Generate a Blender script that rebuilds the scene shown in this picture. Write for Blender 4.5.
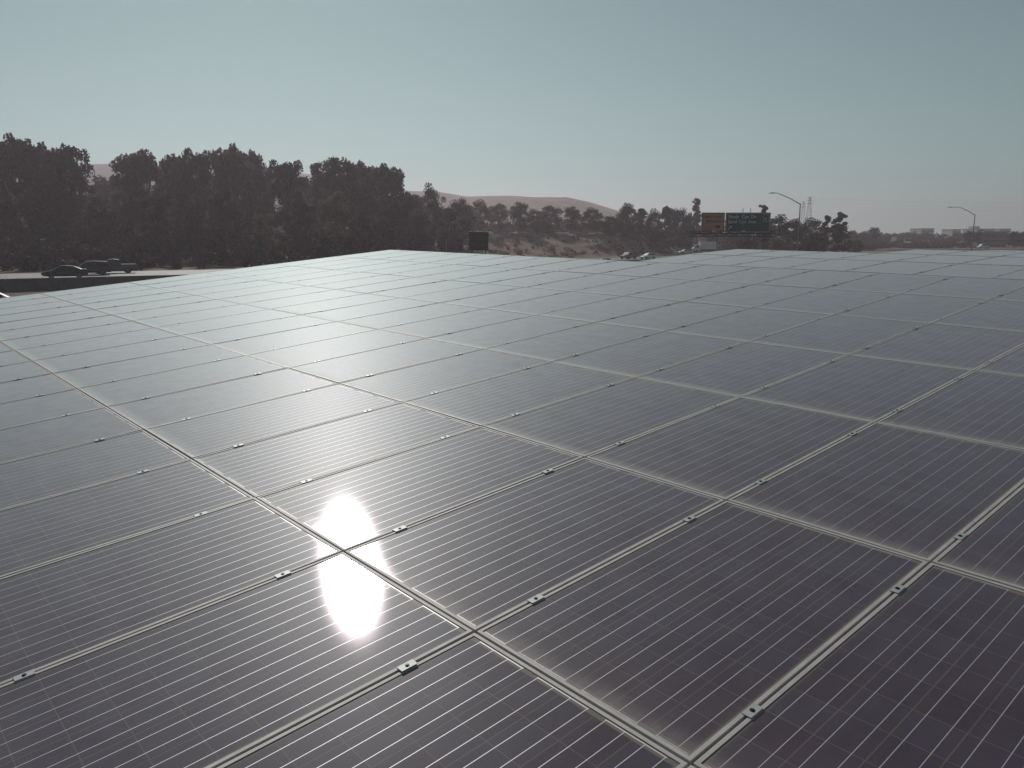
import bpy, bmesh, math, random
from mathutils import Vector, Matrix
R = math.radians
S = bpy.context.scene
for o in list(bpy.data.objects): bpy.data.objects.remove(o)

# ------------------------------------------------------------------ camera
F, CX, CY, HZ, CH = 792.0, 512.0, 384.0, 236.0, 6.0
PITCH = math.atan((CY - HZ) / F)
cam = bpy.data.objects.new('camera', bpy.data.cameras.new('camera'))
S.collection.objects.link(cam); S.camera = cam
cam.location = (0, 0, CH); cam.rotation_euler = (R(90) - PITCH, 0, 0)
cam.data.sensor_width = 36; cam.data.lens = F / 1024 * 36
cam.data.clip_start = 0.05; cam.data.clip_end = 30000

# ------------------------------------------------------------------ world + sun
SUN_AZ, SUN_EL = -16.7, 29.5          # azimuth from +Y towards +X
W = bpy.data.worlds.new("World"); S.world = W; W.use_nodes = True
nt = W.node_tree; bg = nt.nodes['Background']
sky = nt.nodes.new('ShaderNodeTexSky'); sky.sky_type = 'NISHITA'; sky.sun_disc = False
sky.sun_elevation = R(SUN_EL); sky.sun_rotation = R(SUN_AZ)
sky.air_density = 0.85; sky.dust_density = 0.18; sky.ozone_density = 1.0
hs = nt.nodes.new('ShaderNodeHueSaturation'); hs.inputs['Saturation'].default_value = 0.42
tint = nt.nodes.new('ShaderNodeMix'); tint.data_type = 'RGBA'; tint.blend_type = 'MULTIPLY'
tint.inputs['Factor'].default_value = 1; tint.inputs['B'].default_value = (0.665, 0.93, 0.87, 1)
nt.links.new(sky.outputs[0], hs.inputs['Color']); nt.links.new(hs.outputs[0], tint.inputs['A'])
nt.links.new(tint.outputs['Result'], bg.inputs['Color'])
bg.inputs['Strength'].default_value = 0.05
sun = bpy.data.objects.new('sun', bpy.data.lights.new('sun', 'SUN')); S.collection.objects.link(sun)
sun.data.energy = 2.3; sun.data.angle = R(0.5); sun.data.color = (1.0, 0.97, 0.92)
sd = Vector((math.sin(R(SUN_AZ)) * math.cos(R(SUN_EL)), math.cos(R(SUN_AZ)) * math.cos(R(SUN_EL)), math.sin(R(SUN_EL))))
sun.rotation_euler = sd.to_track_quat('Z', 'Y').to_euler()
S.view_settings.view_transform = 'Standard'; S.view_settings.look = 'None'
S.view_settings.exposure = 0.0; S.view_settings.gamma = 1
S.render.engine = 'CYCLES'
S.cycles.max_bounces = 6; S.cycles.volume_bounces = 0

HAZE_DENSITY, HAZE_COLOR, HAZE_ANISO = 0.00056, (0.97, 0.845, 0.93, 1), 0.45  # air haze; its density and purple also imitate lens veil over dark tones

# ------------------------------------------------------------------ helpers
rnd = random.Random(7)
def at(px, py, depth):
    """world point seen at a photo position at a given forward distance (only used to read positions off)"""
    t = (px - CX) / F; u = (py - CY) / F
    fy, fz = math.cos(PITCH), -math.sin(PITCH)
    d = Vector((t, fy - u * math.sin(PITCH), fz - u * math.cos(PITCH)))
    return Vector((0, 0, CH)) + d * (depth / d.y)
def gp(px, depth):      # plan position
    d = at(px, HZ, depth); return d.x, d.y
def zat(py, depth): return at(CX, py, depth).z
def smooth(x, a, b):
    t = max(0, min(1, (x - a) / (b - a))); return t * t * (3 - 2 * t)
def mat(name, col, rough=0.7, metal=0, spec=0.5, noise=None, noise_scale=3.0, coat=0, detail=6):
    m = bpy.data.materials.new(name); m.use_nodes = True
    n = m.node_tree.nodes; b = n['Principled BSDF']
    b.inputs['Base Color'].default_value = (*col, 1); b.inputs['Roughness'].default_value = rough
    b.inputs['Metallic'].default_value = metal; b.inputs['Specular IOR Level'].default_value = spec
    b.inputs['Coat Weight'].default_value = coat; b.inputs['Coat Roughness'].default_value = 0.08
    if noise:
        tc = n.new('ShaderNodeTexCoord'); no = n.new('ShaderNodeTexNoise'); rp = n.new('ShaderNodeValToRGB')
        no.inputs['Scale'].default_value = noise_scale; no.inputs['Detail'].default_value = detail
        rp.color_ramp.elements[0].position = 0.32; rp.color_ramp.elements[1].position = 0.7
        rp.color_ramp.elements[0].color = (*col, 1); rp.color_ramp.elements[1].color = (*noise, 1)
        m.node_tree.links.new(tc.outputs['Object'], no.inputs['Vector'])
        m.node_tree.links.new(no.outputs['Fac'], rp.inputs['Fac'])
        m.node_tree.links.new(rp.outputs['Color'], b.inputs['Base Color'])
    return m
class MB:
    def __init__(s): s.v = []; s.f = []
    def face(s, pts):
        i = len(s.v); s.v += [tuple(p) for p in pts]; s.f.append(tuple(range(i, i + len(pts))))
    def box(s, a, b, M=None):
        x0, y0, z0 = a; x1, y1, z1 = b; i = len(s.v)
        ps = [Vector(p) for p in ((x0,y0,z0),(x1,y0,z0),(x1,y1,z0),(x0,y1,z0),(x0,y0,z1),(x1,y0,z1),(x1,y1,z1),(x0,y1,z1))]
        if M: ps = [M @ p for p in ps]
        s.v += [tuple(p) for p in ps]
        s.f += [tuple(i + k for k in q) for q in ((0,3,2,1),(4,5,6,7),(0,1,5,4),(1,2,6,5),(2,3,7,6),(3,0,4,7))]
    def tube(s, pts, rads, n=8, cap=True):
        pts = [Vector(p) for p in pts]
        if not hasattr(rads, '__len__'): rads = [rads] * len(pts)
        base = len(s.v)
        for k, p in enumerate(pts):
            d = (pts[min(k + 1, len(pts) - 1)] - pts[max(k - 1, 0)]).normalized()
            a = d.orthogonal().normalized(); 
            if abs(d.z) < 0.999: a = d.cross(Vector((0,0,1))).normalized()
            b = d.cross(a)
            for q in range(n):
                t = 2 * math.pi * q / n
                s.v.append(tuple(p + (a * math.cos(t) + b * math.sin(t)) * rads[k]))
        for k in range(len(pts) - 1):
            for q in range(n):
                s.f.append((base + k*n + q, base + k*n + (q+1) % n, base + (k+1)*n + (q+1) % n, base + (k+1)*n + q))
        if cap:
            s.f.append(tuple(base + q for q in range(n))[::-1]); s.f.append(tuple(base + (len(pts)-1)*n + q for q in range(n)))
    def mesh(s, name, m, smooth_=False):
        me = bpy.data.meshes.new(name); me.from_pydata(s.v, [], s.f); me.update()
        bm = bmesh.new(); bm.from_mesh(me); bmesh.ops.recalc_face_normals(bm, faces=bm.faces) if not getattr(s, 'keep', False) else None
        bm.to_mesh(me); bm.free()
        if m: me.materials.append(m)
        if smooth_:
            for p in me.polygons: p.use_smooth = True
        return me
    def build(s, name, m, parent=None, smooth_=False):
        return link(name, s.mesh(name, m, smooth_), parent)
def link(name, me, parent=None):
    o = bpy.data.objects.new(name, me); S.collection.objects.link(o)
    if parent: o.parent = parent
    return o
def tag(o, label=None, cat=None, group=None, kind=None):
    if label: o['label'] = label
    if cat: o['category'] = cat
    if group: o['group'] = group
    if kind: o['kind'] = kind
    return o
def empty(name, loc=(0,0,0), rz=0):
    o = bpy.data.objects.new(name, None); S.collection.objects.link(o)
    o.empty_display_size = 0.1; o.location = loc; o.rotation_euler = (0, 0, rz); return o
def kids(o): return [c for c in o.children]
def copy_tree(o, parent=None):
    c = o.copy(); S.collection.objects.link(c)
    if parent: c.parent = parent
    for ch in kids(o): copy_tree(ch, c)
    return c
ORD = ['zeroth','first','second','third','fourth','fifth','sixth','seventh','eighth','ninth','tenth','eleventh','twelfth','thirteenth','fourteenth','fifteenth','sixteenth','seventeenth','eighteenth','nineteenth','twentieth']

# ------------------------------------------------------------------ materials
M = {}
M['alu'] = mat('anodised_aluminium', (0.52, 0.475, 0.455), 0.6, 0.1, 0.3, noise=(0.64, 0.59, 0.57), noise_scale=9)
M['clamp'] = mat('clamp_aluminium', (0.46, 0.455, 0.45), 0.55, 0.2, noise=(0.56, 0.55, 0.54), noise_scale=30)
M['bolt'] = mat('dark_bolt', (0.04, 0.04, 0.04), 0.5, 0.6)
M['steel'] = mat('galvanised_steel', (0.28, 0.28, 0.27), 0.55, 0.6, noise=(0.36, 0.36, 0.35), noise_scale=4)
M['ground'] = mat('dry_ground', (0.19, 0.125, 0.10), 0.95, 0, 0.1, noise=(0.33, 0.235, 0.185), noise_scale=0.11, detail=10)
M['asphalt'] = mat('asphalt', (0.055, 0.052, 0.050), 0.85, 0, 0.3, noise=(0.085, 0.08, 0.076), noise_scale=2.5)
M['road'] = mat('old_pale_road', (0.15, 0.139, 0.13), 0.7, 0, 0.5, noise=(0.20, 0.188, 0.177), noise_scale=0.5)
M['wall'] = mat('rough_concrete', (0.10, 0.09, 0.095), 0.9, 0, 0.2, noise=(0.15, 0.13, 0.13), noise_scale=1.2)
M['paint'] = mat('road_paint', (0.7, 0.7, 0.67), 0.7)
M['bark'] = mat('bark', (0.11, 0.085, 0.07), 0.9, noise=(0.20, 0.16, 0.13), noise_scale=3)
M['bark2'] = mat('pale_bark', (0.24, 0.19, 0.16), 0.9, noise=(0.36, 0.30, 0.26), noise_scale=3)
M['black'] = mat('black_rubber', (0.02, 0.02, 0.02), 0.7)
M['rim'] = mat('wheel_alloy', (0.10, 0.10, 0.105), 0.5, 0.5)
M['glass'] = mat('tinted_glass', (0.015, 0.018, 0.022), 0.06, 0, 0.6)
M['lamp'] = mat('lamp_lens', (0.75, 0.75, 0.72), 0.15)
M['tail'] = mat('tail_lens', (0.35, 0.02, 0.02), 0.2)
def leafmat(name, c1, c2, trans=0.25):
    m = bpy.data.materials.new(name); m.use_nodes = True
    n = m.node_tree.nodes; l = m.node_tree.links; b = n['Principled BSDF']; out = n['Material Output']
    g = n.new('ShaderNodeNewGeometry'); rp = n.new('ShaderNodeValToRGB')
    tc = n.new('ShaderNodeTexCoord'); no = n.new('ShaderNodeTexNoise'); no.inputs['Scale'].default_value = 0.35; no.inputs['Detail'].default_value = 2
    ad = n.new('ShaderNodeMath'); ad.operation = 'MULTIPLY_ADD'; ad.inputs[1].default_value = 0.45
    l.new(tc.outputs['Object'], no.inputs['Vector']); l.new(g.outputs['Random Per Island'], ad.inputs[0])
    sc = n.new('ShaderNodeMath'); sc.operation = 'MULTIPLY'; sc.inputs[1].default_value = 0.6
    oi = n.new('ShaderNodeObjectInfo'); ob = n.new('ShaderNodeMath'); ob.operation = 'MULTIPLY_ADD'; ob.inputs[1].default_value = 0.5
    l.new(no.outputs['Fac'], sc.inputs[0]); l.new(oi.outputs['Random'], ob.inputs[0]); l.new(sc.outputs[0], ob.inputs[2])
    of = n.new('ShaderNodeMath'); of.operation = 'SUBTRACT'; of.inputs[1].default_value = 0.22; l.new(ob.outputs[0], of.inputs[0]); l.new(of.outputs[0], ad.inputs[2]); l.new(ad.outputs[0], rp.inputs['Fac'])
    rp.color_ramp.elements[0].color = (*c1, 1); rp.color_ramp.elements[1].color = (*c2, 1)
    rp.color_ramp.elements[0].position = 0.2; rp.color_ramp.elements[1].position = 0.85
    l.new(rp.outputs[0], b.inputs['Base Color']); b.inputs['Roughness'].default_value = 0.75; b.inputs['Specular IOR Level'].default_value = 0.2
    tr = n.new('ShaderNodeBsdfTranslucent'); l.new(rp.outputs[0], tr.inputs['Color'])
    mx = n.new('ShaderNodeMixShader'); mx.inputs[0].default_value = trans
    l.new(b.outputs[0], mx.inputs[1]); l.new(tr.outputs[0], mx.inputs[2]); l.new(mx.outputs[0], out.inputs['Surface'])
    return m
M['leaf_dark'] = leafmat('dark_foliage', (0.042, 0.029, 0.034), (0.085, 0.063, 0.061), 0.15)
M['leaf_mid'] = leafmat('olive_foliage', (0.066, 0.047, 0.048), (0.165, 0.122, 0.104), 0.38)
M['leaf_tan'] = leafmat('dry_tan_foliage', (0.095, 0.078, 0.055), (0.19, 0.155, 0.11), 0.5)
M['leaf_straw'] = leafmat('straw_scrub', (0.13, 0.090, 0.075), (0.26, 0.185, 0.15), 0.35)
M['leaf_brush'] = leafmat('brown_brush', (0.045, 0.031, 0.028), (0.095, 0.067, 0.056), 0.2)

def patchy_ground():
    m = M['ground']; n = m.node_tree.nodes; l = m.node_tree.links; b = n['Principled BSDF']
    src = b.inputs['Base Color'].links[0].from_socket
    tc = n.new('ShaderNodeTexCoord'); mp = n.new('ShaderNodeMapping'); mp.inputs['Scale'].default_value = (1, 0.45, 1); l.new(tc.outputs['Object'], mp.inputs['Vector'])
    no = n.new('ShaderNodeTexNoise'); no.inputs['Scale'].default_value = 0.022; no.inputs['Detail'].default_value = 12; no.inputs['Roughness'].default_value = 0.68; no.inputs['Distortion'].default_value = 0.6
    l.new(mp.outputs[0], no.inputs['Vector'])
    rp = n.new('ShaderNodeValToRGB'); rp.color_ramp.elements[0].position = 0.50; rp.color_ramp.elements[1].position = 0.66
    rp.color_ramp.elements[0].color = (0, 0, 0, 1); rp.color_ramp.elements[1].color = (.75, .75, .75, 1); l.new(no.outputs['Fac'], rp.inputs['Fac'])
    mx = n.new('ShaderNodeMix'); mx.data_type = 'RGBA'; l.new(rp.outputs['Color'], mx.inputs['Factor']); l.new(src, mx.inputs['A']); mx.inputs['B'].default_value = (0.085, 0.062, 0.052, 1)
    # brush-covered western hillside
    sx = n.new('ShaderNodeSeparateXYZ'); l.new(tc.outputs['Object'], sx.inputs[0])
    mr = n.new('ShaderNodeMapRange'); mr.interpolation_type = 'SMOOTHSTEP'; l.new(sx.outputs[0], mr.inputs['Value'])
    mr.inputs['From Min'].default_value = -170; mr.inputs['From Max'].default_value = -330; mr.inputs['To Max'].default_value = 0.85
    m3 = n.new('ShaderNodeMix'); m3.data_type = 'RGBA'; l.new(mr.outputs['Result'], m3.inputs['Factor']); l.new(mx.outputs['Result'], m3.inputs['A']); m3.inputs['B'].default_value = (0.060, 0.046, 0.040, 1)
    l.new(m3.outputs['Result'], b.inputs['Base Color'])
patchy_ground()
# ---- the photovoltaic laminate
PW, PL, PITCHI, PITCHJ = 1.0005, 1.6625, 1.01, 1.672
FILM = 0.030
def panel_material():
    m = bpy.data.materials.new('photovoltaic_laminate'); m.use_nodes = True
    N = m.node_tree.nodes; Lk = m.node_tree.links; b = N['Principled BSDF']
    def val(x):
        return x
    def mth(op, a, b_=None, c=None, clamp=False):
        n = N.new('ShaderNodeMath'); n.operation = op; n.use_clamp = clamp
        for k, x in enumerate((a, b_, c)):
            if x is None: continue
            if isinstance(x, (int, float)): n.inputs[k].default_value = x
            else: Lk.new(x, n.inputs[k])
        return n.outputs[0]
    def mixc(f, a, b_):
        n = N.new('ShaderNodeMix'); n.data_type = 'RGBA'
        for k, x in (('Factor', f), ('A', a), ('B', b_)):
            if isinstance(x, (int, float)): n.inputs[k].default_value = x
            elif isinstance(x, tuple): n.inputs[k].default_value = (*x, 1)
            else: Lk.new(x, n.inputs[k])
        return n.outputs['Result']
    def sstep(x, a, c):
        n = N.new('ShaderNodeMapRange'); n.interpolation_type = 'SMOOTHSTEP'
        Lk.new(x, n.inputs['Value']); n.inputs['From Min'].default_value = a; n.inputs['From Max'].default_value = c
        return n.outputs['Result']
    tc = N.new('ShaderNodeTexCoord'); sx = N.new('ShaderNodeSeparateXYZ'); Lk.new(tc.outputs['Object'], sx.inputs[0])
    x, y = sx.outputs[0], sx.outputs[1]
    oi = N.new('ShaderNodeObjectInfo'); orand = oi.outputs['Random']
    pitch = 0.159; mx_, my_ = (PW - 6*pitch)/2, (PL - 10*pitch)/2
    u = mth('DIVIDE', mth('SUBTRACT', x, mx_), pitch); v = mth('DIVIDE', mth('SUBTRACT', y, my_), pitch)
    fu = mth('ABSOLUTE', mth('SUBTRACT', mth('FRACT', u), 0.5)); fv = mth('ABSOLUTE', mth('SUBTRACT', mth('FRACT', v), 0.5))
    gap = mth('MAXIMUM', mth('GREATER_THAN', fu, 0.4865), mth('GREATER_THAN', fv, 0.4885))
    inu = mth('MULTIPLY', mth('GREATER_THAN', u, 0), mth('LESS_THAN', u, 6)); inv = mth('MULTIPLY', mth('GREATER_THAN', v, 0), mth('LESS_THAN', v, 10))
    inside = mth('MULTIPLY', inu, inv)
    cell = mth('MULTIPLY', inside, mth('SUBTRACT', 1, gap))
    bus = mth('LESS_THAN', mth('ABSOLUTE', mth('SUBTRACT', fu, 0.245)), 0.0085)
    busin = mth('MULTIPLY', inu, mth('MULTIPLY', mth('GREATER_THAN', v, -0.07), mth('LESS_THAN', v, 10.07)))
    bus = mth('MULTIPLY', bus, busin)
    # end ribbons join neighbouring strings
    def ribbon(vc, phase):
        w = mth('ABSOLUTE', mth('SUBTRACT', mth('FRACT', mth('MULTIPLY_ADD', u, 0.5, phase)), 0.5))
        return mth('MULTIPLY', mth('LESS_THAN', mth('ABSOLUTE', mth('SUBTRACT', v, vc)), 0.016), mth('LESS_THAN', w, 0.385))
    rib = mth('MULTIPLY', inu, mth('MAXIMUM', ribbon(10.085, 0.0), ribbon(-0.085, 0.5)))
    metal = mth('MAXIMUM', bus, rib)
    # polycrystal mottling and cell to cell variation
    cv = N.new('ShaderNodeCombineXYZ'); Lk.new(mth('FLOOR', u), cv.inputs[0]); Lk.new(mth('FLOOR', v), cv.inputs[1]); Lk.new(mth('MULTIPLY', orand, 97.0), cv.inputs[2])
    wn = N.new('ShaderNodeTexWhiteNoise'); Lk.new(cv.outputs[0], wn.inputs['Vector'])
    ov = N.new('ShaderNodeVectorMath'); ov.operation = 'ADD'; Lk.new(tc.outputs['Object'], ov.inputs[0])
    cb = N.new('ShaderNodeCombineXYZ'); Lk.new(mth('MULTIPLY', orand, 53.0), cb.inputs[0]); Lk.new(mth('MULTIPLY', orand, 31.0), cb.inputs[1]); Lk.new(cb.outputs[0], ov.inputs[1])
    vo = N.new('ShaderNodeTexVoronoi'); vo.inputs['Scale'].default_value = 95; Lk.new(ov.outputs[0], vo.inputs['Vector'])
    vs = N.new('ShaderNodeSeparateColor'); Lk.new(vo.outputs['Color'], vs.inputs[0])
    shade = mth('ADD', mth('MULTIPLY', vs.outputs[0], 0.42), mth('MULTIPLY', wn.outputs['Value'], 0.45))
    ccol = mixc(shade, (0.026, 0.004, 0.026), (0.062, 0.018, 0.054))
    ccol = mixc(mth('MULTIPLY', wn.outputs['Value'], 0.5), ccol, (0.034, 0.030, 0.062))
    # collecting fingers: fine lines across the cell
    fing = mth('GREATER_THAN', mth('ABSOLUTE', mth('SUBTRACT', mth('FRACT', mth('MULTIPLY', y, 420.0)), 0.5)), 0.455)
    ccol = mixc(mth('MULTIPLY', fing, 0.35), ccol, (0.22, 0.20, 0.22))
    back = mixc(wn.outputs['Value'], (0.115, 0.075, 0.066), (0.15, 0.105, 0.09))
    col = mixc(cell, back, ccol)
    margin = mth('SUBTRACT', 1, inside)
    col = mixc(margin, col, (0.22, 0.155, 0.12))
    col = mixc(metal, col, (0.62, 0.61, 0.62))
    # dust: thin everywhere, thick along the low edge where rain leaves it
    n1 = N.new('ShaderNodeTexNoise'); n1.inputs['Scale'].default_value = 5.5; n1.inputs['Detail'].default_value = 8; Lk.new(ov.outputs[0], n1.inputs['Vector'])
    n2 = N.new('ShaderNodeTexNoise'); n2.inputs['Scale'].default_value = 60; n2.inputs['Detail'].default_value = 4; Lk.new(ov.outputs[0], n2.inputs['Vector'])
    mp = N.new('ShaderNodeMapping'); mp.inputs['Scale'].default_value = (22, 1.6, 1); Lk.new(ov.outputs[0], mp.inputs['Vector'])
    n3 = N.new('ShaderNodeTexNoise'); n3.inputs['Scale'].default_value = 1.0; n3.inputs['Detail'].default_value = 4; Lk.new(mp.outputs[0], n3.inputs['Vector'])
    ye = mth('ADD', y, mth('MULTIPLY', mth('SUBTRACT', n1.outputs['Fac'], 0.5), 0.10))
    low = mth('SUBTRACT', 1, sstep(ye, 0.004, 0.125))
    low = mth('MULTIPLY', low, mth('MULTIPLY_ADD', n3.outputs['Fac'], 1.5, 0.15), clamp=True)
    low2 = mth('SUBTRACT', 1, sstep(ye, 0.02, 0.45))
    xs = mth('MINIMUM', x, mth('SUBTRACT', PW, x))
    side = mth('SUBTRACT', 1, sstep(xs, 0.012, 0.045))
    top = mth('SUBTRACT', 1, sstep(mth('SUBTRACT', PL, y), 0.01, 0.05))
    dust = mth('ADD', 0.0, mth('MULTIPLY', n1.outputs['Fac'], 0.045))
    dust = mth('ADD', dust, mth('MULTIPLY', mth('POWER', n3.outputs['Fac'], 3.0), 0.14))
    dust = mth('ADD', dust, mth('MULTIPLY', n2.outputs['Fac'], 0.025))
    dust = mth('ADD', dust, mth('MULTIPLY', mth('MULTIPLY', low, mth('MULTIPLY_ADD', n2.outputs['Fac'], 0.6, 0.4)), 0.62))
    dust = mth('ADD', dust, mth('MULTIPLY', low2, 0.10))
    dust = mth('ADD', dust, mth('MULTIPLY', side, 0.12)); dust = mth('ADD', dust, mth('MULTIPLY', top, 0.16))
    dust = mth('ADD', dust, mth('MULTIPLY', orand, 0.025), clamp=True)
    col = mixc(dust, col, (0.34, 0.255, 0.225))
    # a few dried droppings and water spots, different on every panel
    vd = N.new('ShaderNodeTexVoronoi'); vd.inputs['Scale'].default_value = 3.1; vd.inputs['Randomness'].default_value = 1.0; Lk.new(ov.outputs[0], vd.inputs['Vector'])
    vds = N.new('ShaderNodeSeparateColor'); Lk.new(vd.outputs['Color'], vds.inputs[0])
    rad = mth('MULTIPLY', mth('MULTIPLY', vds.outputs[1], mth('GREATER_THAN', vds.outputs[0], 0.86)), 0.030)
    wob = mth('ADD', vd.outputs['Distance'], mth('MULTIPLY', mth('SUBTRACT', n2.outputs['Fac'], 0.5), 0.03))
    drop = mth('LESS_THAN', wob, rad)
    col = mixc(mth('MULTIPLY', drop, 0.55), col, (0.46, 0.43, 0.39))
    # wet-dried grime line right against the low frame
    gr = mth('MULTIPLY', mth('SUBTRACT', 1, sstep(ye, -0.01, 0.035)), mth('GREATER_THAN', n2.outputs['Fac'], 0.47))
    col = mixc(mth('MULTIPLY', gr, 0.5), col, (0.075, 0.055, 0.045))
    Lk.new(col, b.inputs['Base Color'])
    b.inputs['Roughness'].default_value = 0.5
    b.inputs['Specular IOR Level'].default_value = 0.06
    Lk.new(mth('MULTIPLY', metal, 0.5), b.inputs['Metallic'])
    # glass skin: textured low-iron glass, sharper where it is clean
    gl = N.new('ShaderNodeBsdfAnisotropic') if False else N.new('ShaderNodeBsdfGlossy')
    gl.distribution = 'BECKMANN'
    Lk.new(mth('ADD', 0.136, mth('MULTIPLY', dust, 0.06)), gl.inputs['Roughness'])
    gl.inputs['Color'].default_value = (1.0, 0.88, 0.96, 1)      # anti-reflection coat
    gh = N.new('ShaderNodeBsdfGlossy'); gh.distribution = 'GGX'; gh.inputs['Roughness'].default_value = 0.33; gh.inputs['Color'].default_value = (0.92, 0.92, 0.95, 1)
    mg = N.new('ShaderNodeMixShader'); mg.inputs[0].default_value = 0.12; Lk.new(gl.outputs[0], mg.inputs[1]); Lk.new(gh.outputs[0], mg.inputs[2])
    fr = N.new('ShaderNodeFresnel'); fr.inputs['IOR'].default_value = 1.33
    fac = mth('MULTIPLY', fr.outputs[0], mth('SUBTRACT', 1.0, mth('MULTIPLY', dust, 0.4), clamp=True))
    ms = N.new('ShaderNodeMixShader'); Lk.new(fac, ms.inputs[0]); Lk.new(b.outputs[0], ms.inputs[1]); Lk.new(mg.outputs[0], ms.inputs[2])
    # fine dust film lying on the glass: the flatter one looks along it, the more of it lies in the way
    lw = N.new('ShaderNodeNewGeometry'); dt = N.new('ShaderNodeVectorMath'); dt.operation = 'DOT_PRODUCT'
    Lk.new(lw.outputs['Incoming'], dt.inputs[0]); Lk.new(lw.outputs['Normal'], dt.inputs[1])
    cosv = mth('MAXIMUM', mth('ABSOLUTE', dt.outputs['Value']), 0.02)
    tau = mth('MULTIPLY', mth('MULTIPLY', mth('MULTIPLY_ADD', n1.outputs['Fac'], 0.9, 0.55), FILM), mth('MULTIPLY_ADD', low, 1.5, 1.0))
    film = mth('SUBTRACT', 1.0, mth('EXPONENT', mth('MULTIPLY', mth('DIVIDE', tau, mth('POWER', cosv, 1.7)), -1.0)))
    dd = N.new('ShaderNodeBsdfDiffuse'); dd.inputs['Color'].default_value = (0.37, 0.27, 0.335, 1)  # purple cast away from the sun put into the dust colour
    gd = N.new('ShaderNodeBsdfGlossy'); gd.distribution = 'GGX'; gd.inputs['Roughness'].default_value = 0.74; gd.inputs['Color'].default_value = (0.80, 0.95, 0.93, 1)  # teal cast of the sunward glare put into the sheen colour
    mf = N.new('ShaderNodeMixShader'); mf.inputs[0].default_value = 0.48; Lk.new(dd.outputs[0], mf.inputs[1]); Lk.new(gd.outputs[0], mf.inputs[2])
    m2 = N.new('ShaderNodeMixShader'); Lk.new(film, m2.inputs[0]); Lk.new(ms.outputs[0], m2.inputs[1]); Lk.new(mf.outputs[0], m2.inputs[2])
    Lk.new(m2.outputs[0], N['Material Output'].inputs['Surface'])
    return m
M['pv'] = panel_material()

# ------------------------------------------------------------------ terrain
WP0 = Vector((*gp(0, 87), 0)); WP1 = Vector((*gp(190, 97), 0))
WD = (WP1 - WP0).normalized(); WN = Vector((-WD.y, WD.x, 0))
ridge = [(-900, 205), (-500, 190), (-150, 176), (100, 170.5), (200, 170), (272, 172), (320, 180), (370, 190), (410, 194.5), (455, 194.5), (500, 193), (540, 194), (566, 194), (585, 198), (600, 203), (622, 209), (660, 217), (720, 226), (790, 233), (860, 238)]
def ridge_y(px):
    if px <= ridge[0][0]: return 225
    for (a, ya), (b, yb) in zip(ridge, ridge[1:]):
        if px <= b: return ya + (yb - ya) * smooth(px, a, b) if False else ya + (yb - ya) * (px - a) / (b - a)
    return 238
def hnoise(x, y):
    return (math.sin(x*0.031+1.3)*math.cos(y*0.027) + 0.5*math.sin(x*0.077+y*0.05) + 0.3*math.sin(x*0.16-y*0.13+2))
def zg(x, y):
    r = math.hypot(x, y); z = 0.0
    if r > 60: z += 0.12 * hnoise(x * 2, y * 2) * smooth(r, 60, 200) 
    if y <= 1: return z
    px = CX + F * 1.0174 * x / y
    s = (Vector((x, y, 0)) - WP0).dot(WN)
    left = 1 - smooth(px, 455, 500)
    z += 1.1 * smooth(s, 1.0, 5.0) * left
    mid = smooth(px, 430, 475) * (1 - smooth(px, 690, 780))
    r0 = 214 + max(0, px - 600) * 0.8
    z += 7.3 * smooth(y, r0, r0 + 55) * mid
    if mid > 0: z += 0.12 * hnoise(x * 5, y * 5) * mid * smooth(y, r0, r0 + 40)
    z += 6.3 * smooth(y, 400, 600) * smooth(px, 700, 830)
    D = 1000.0
    zr = CH + (HZ - ridge_y(px)) * D / F - 7 * mid
    if zr > 0: z += max(0, zr - z) * smooth(y, 420, D) * (1 - 0.35 * smooth(y, D, 1700))
    z += smooth(y, 450, 900) * 1.2 * hnoise(x * 0.6, y * 0.6) * (1 if px < 700 else 0.2)
    return z
def build_ground():
    rings = [0.0]; r = 6.0
    while r < 9000:
        rings.append(r); r *= 1.028 if 60 < r < 1500 else 1.13
    az = []; a = -180.0
    while a < 180 - 1e-6:
        az.append(a); a += 0.45 if -48 <= a < 48 else 6.0
    vs = [(0, 0, 0)]; fs = []; n = len(az)
    for r in rings[1:]:
        for a in az:
            x, y = r * math.sin(R(a)), r * math.cos(R(a)); vs.append((x, y, zg(x, y) if r < 4000 else zg(x, y) * 0.3))
    for q in range(n): fs.append((0, 1 + (q + 1) % n, 1 + q))
    for k in range(len(rings) - 2):
        for q in range(n):
            a0 = 1 + k*n + q; a1 = 1 + k*n + (q+1) % n; fs.append((a0, a1, a1 + n, a0 + n))
    me = bpy.data.meshes.new('ground'); me.from_pydata(vs, [], fs); me.update()
    bm = bmesh.new(); bm.from_mesh(me); bmesh.ops.recalc_face_normals(bm, faces=bm.faces); bm.to_mesh(me); bm.free()
    for p in me.polygons: p.use_smooth = True
    me.materials.append(M['ground'])
    if me.polygons[5].normal.z < 0: me.flip_normals()
    return tag(link('ground', me), kind='structure')
build_ground()
# parking lot under the canopy
mb = MB()
e = [WP0 + WD * t - WN * 8 for t in (-60, 110)]
mb.face([(-75, -45, 0.012), (95, -45, 0.012), (e[1].x, e[1].y, 0.012), (e[0].x, e[0].y, 0.012)])
# (kept above the gentle swell of the ground)
lot = mb.build('parking_lot', M['asphalt']); lot.location.z = 0.02; tag(lot, kind='structure')

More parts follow.
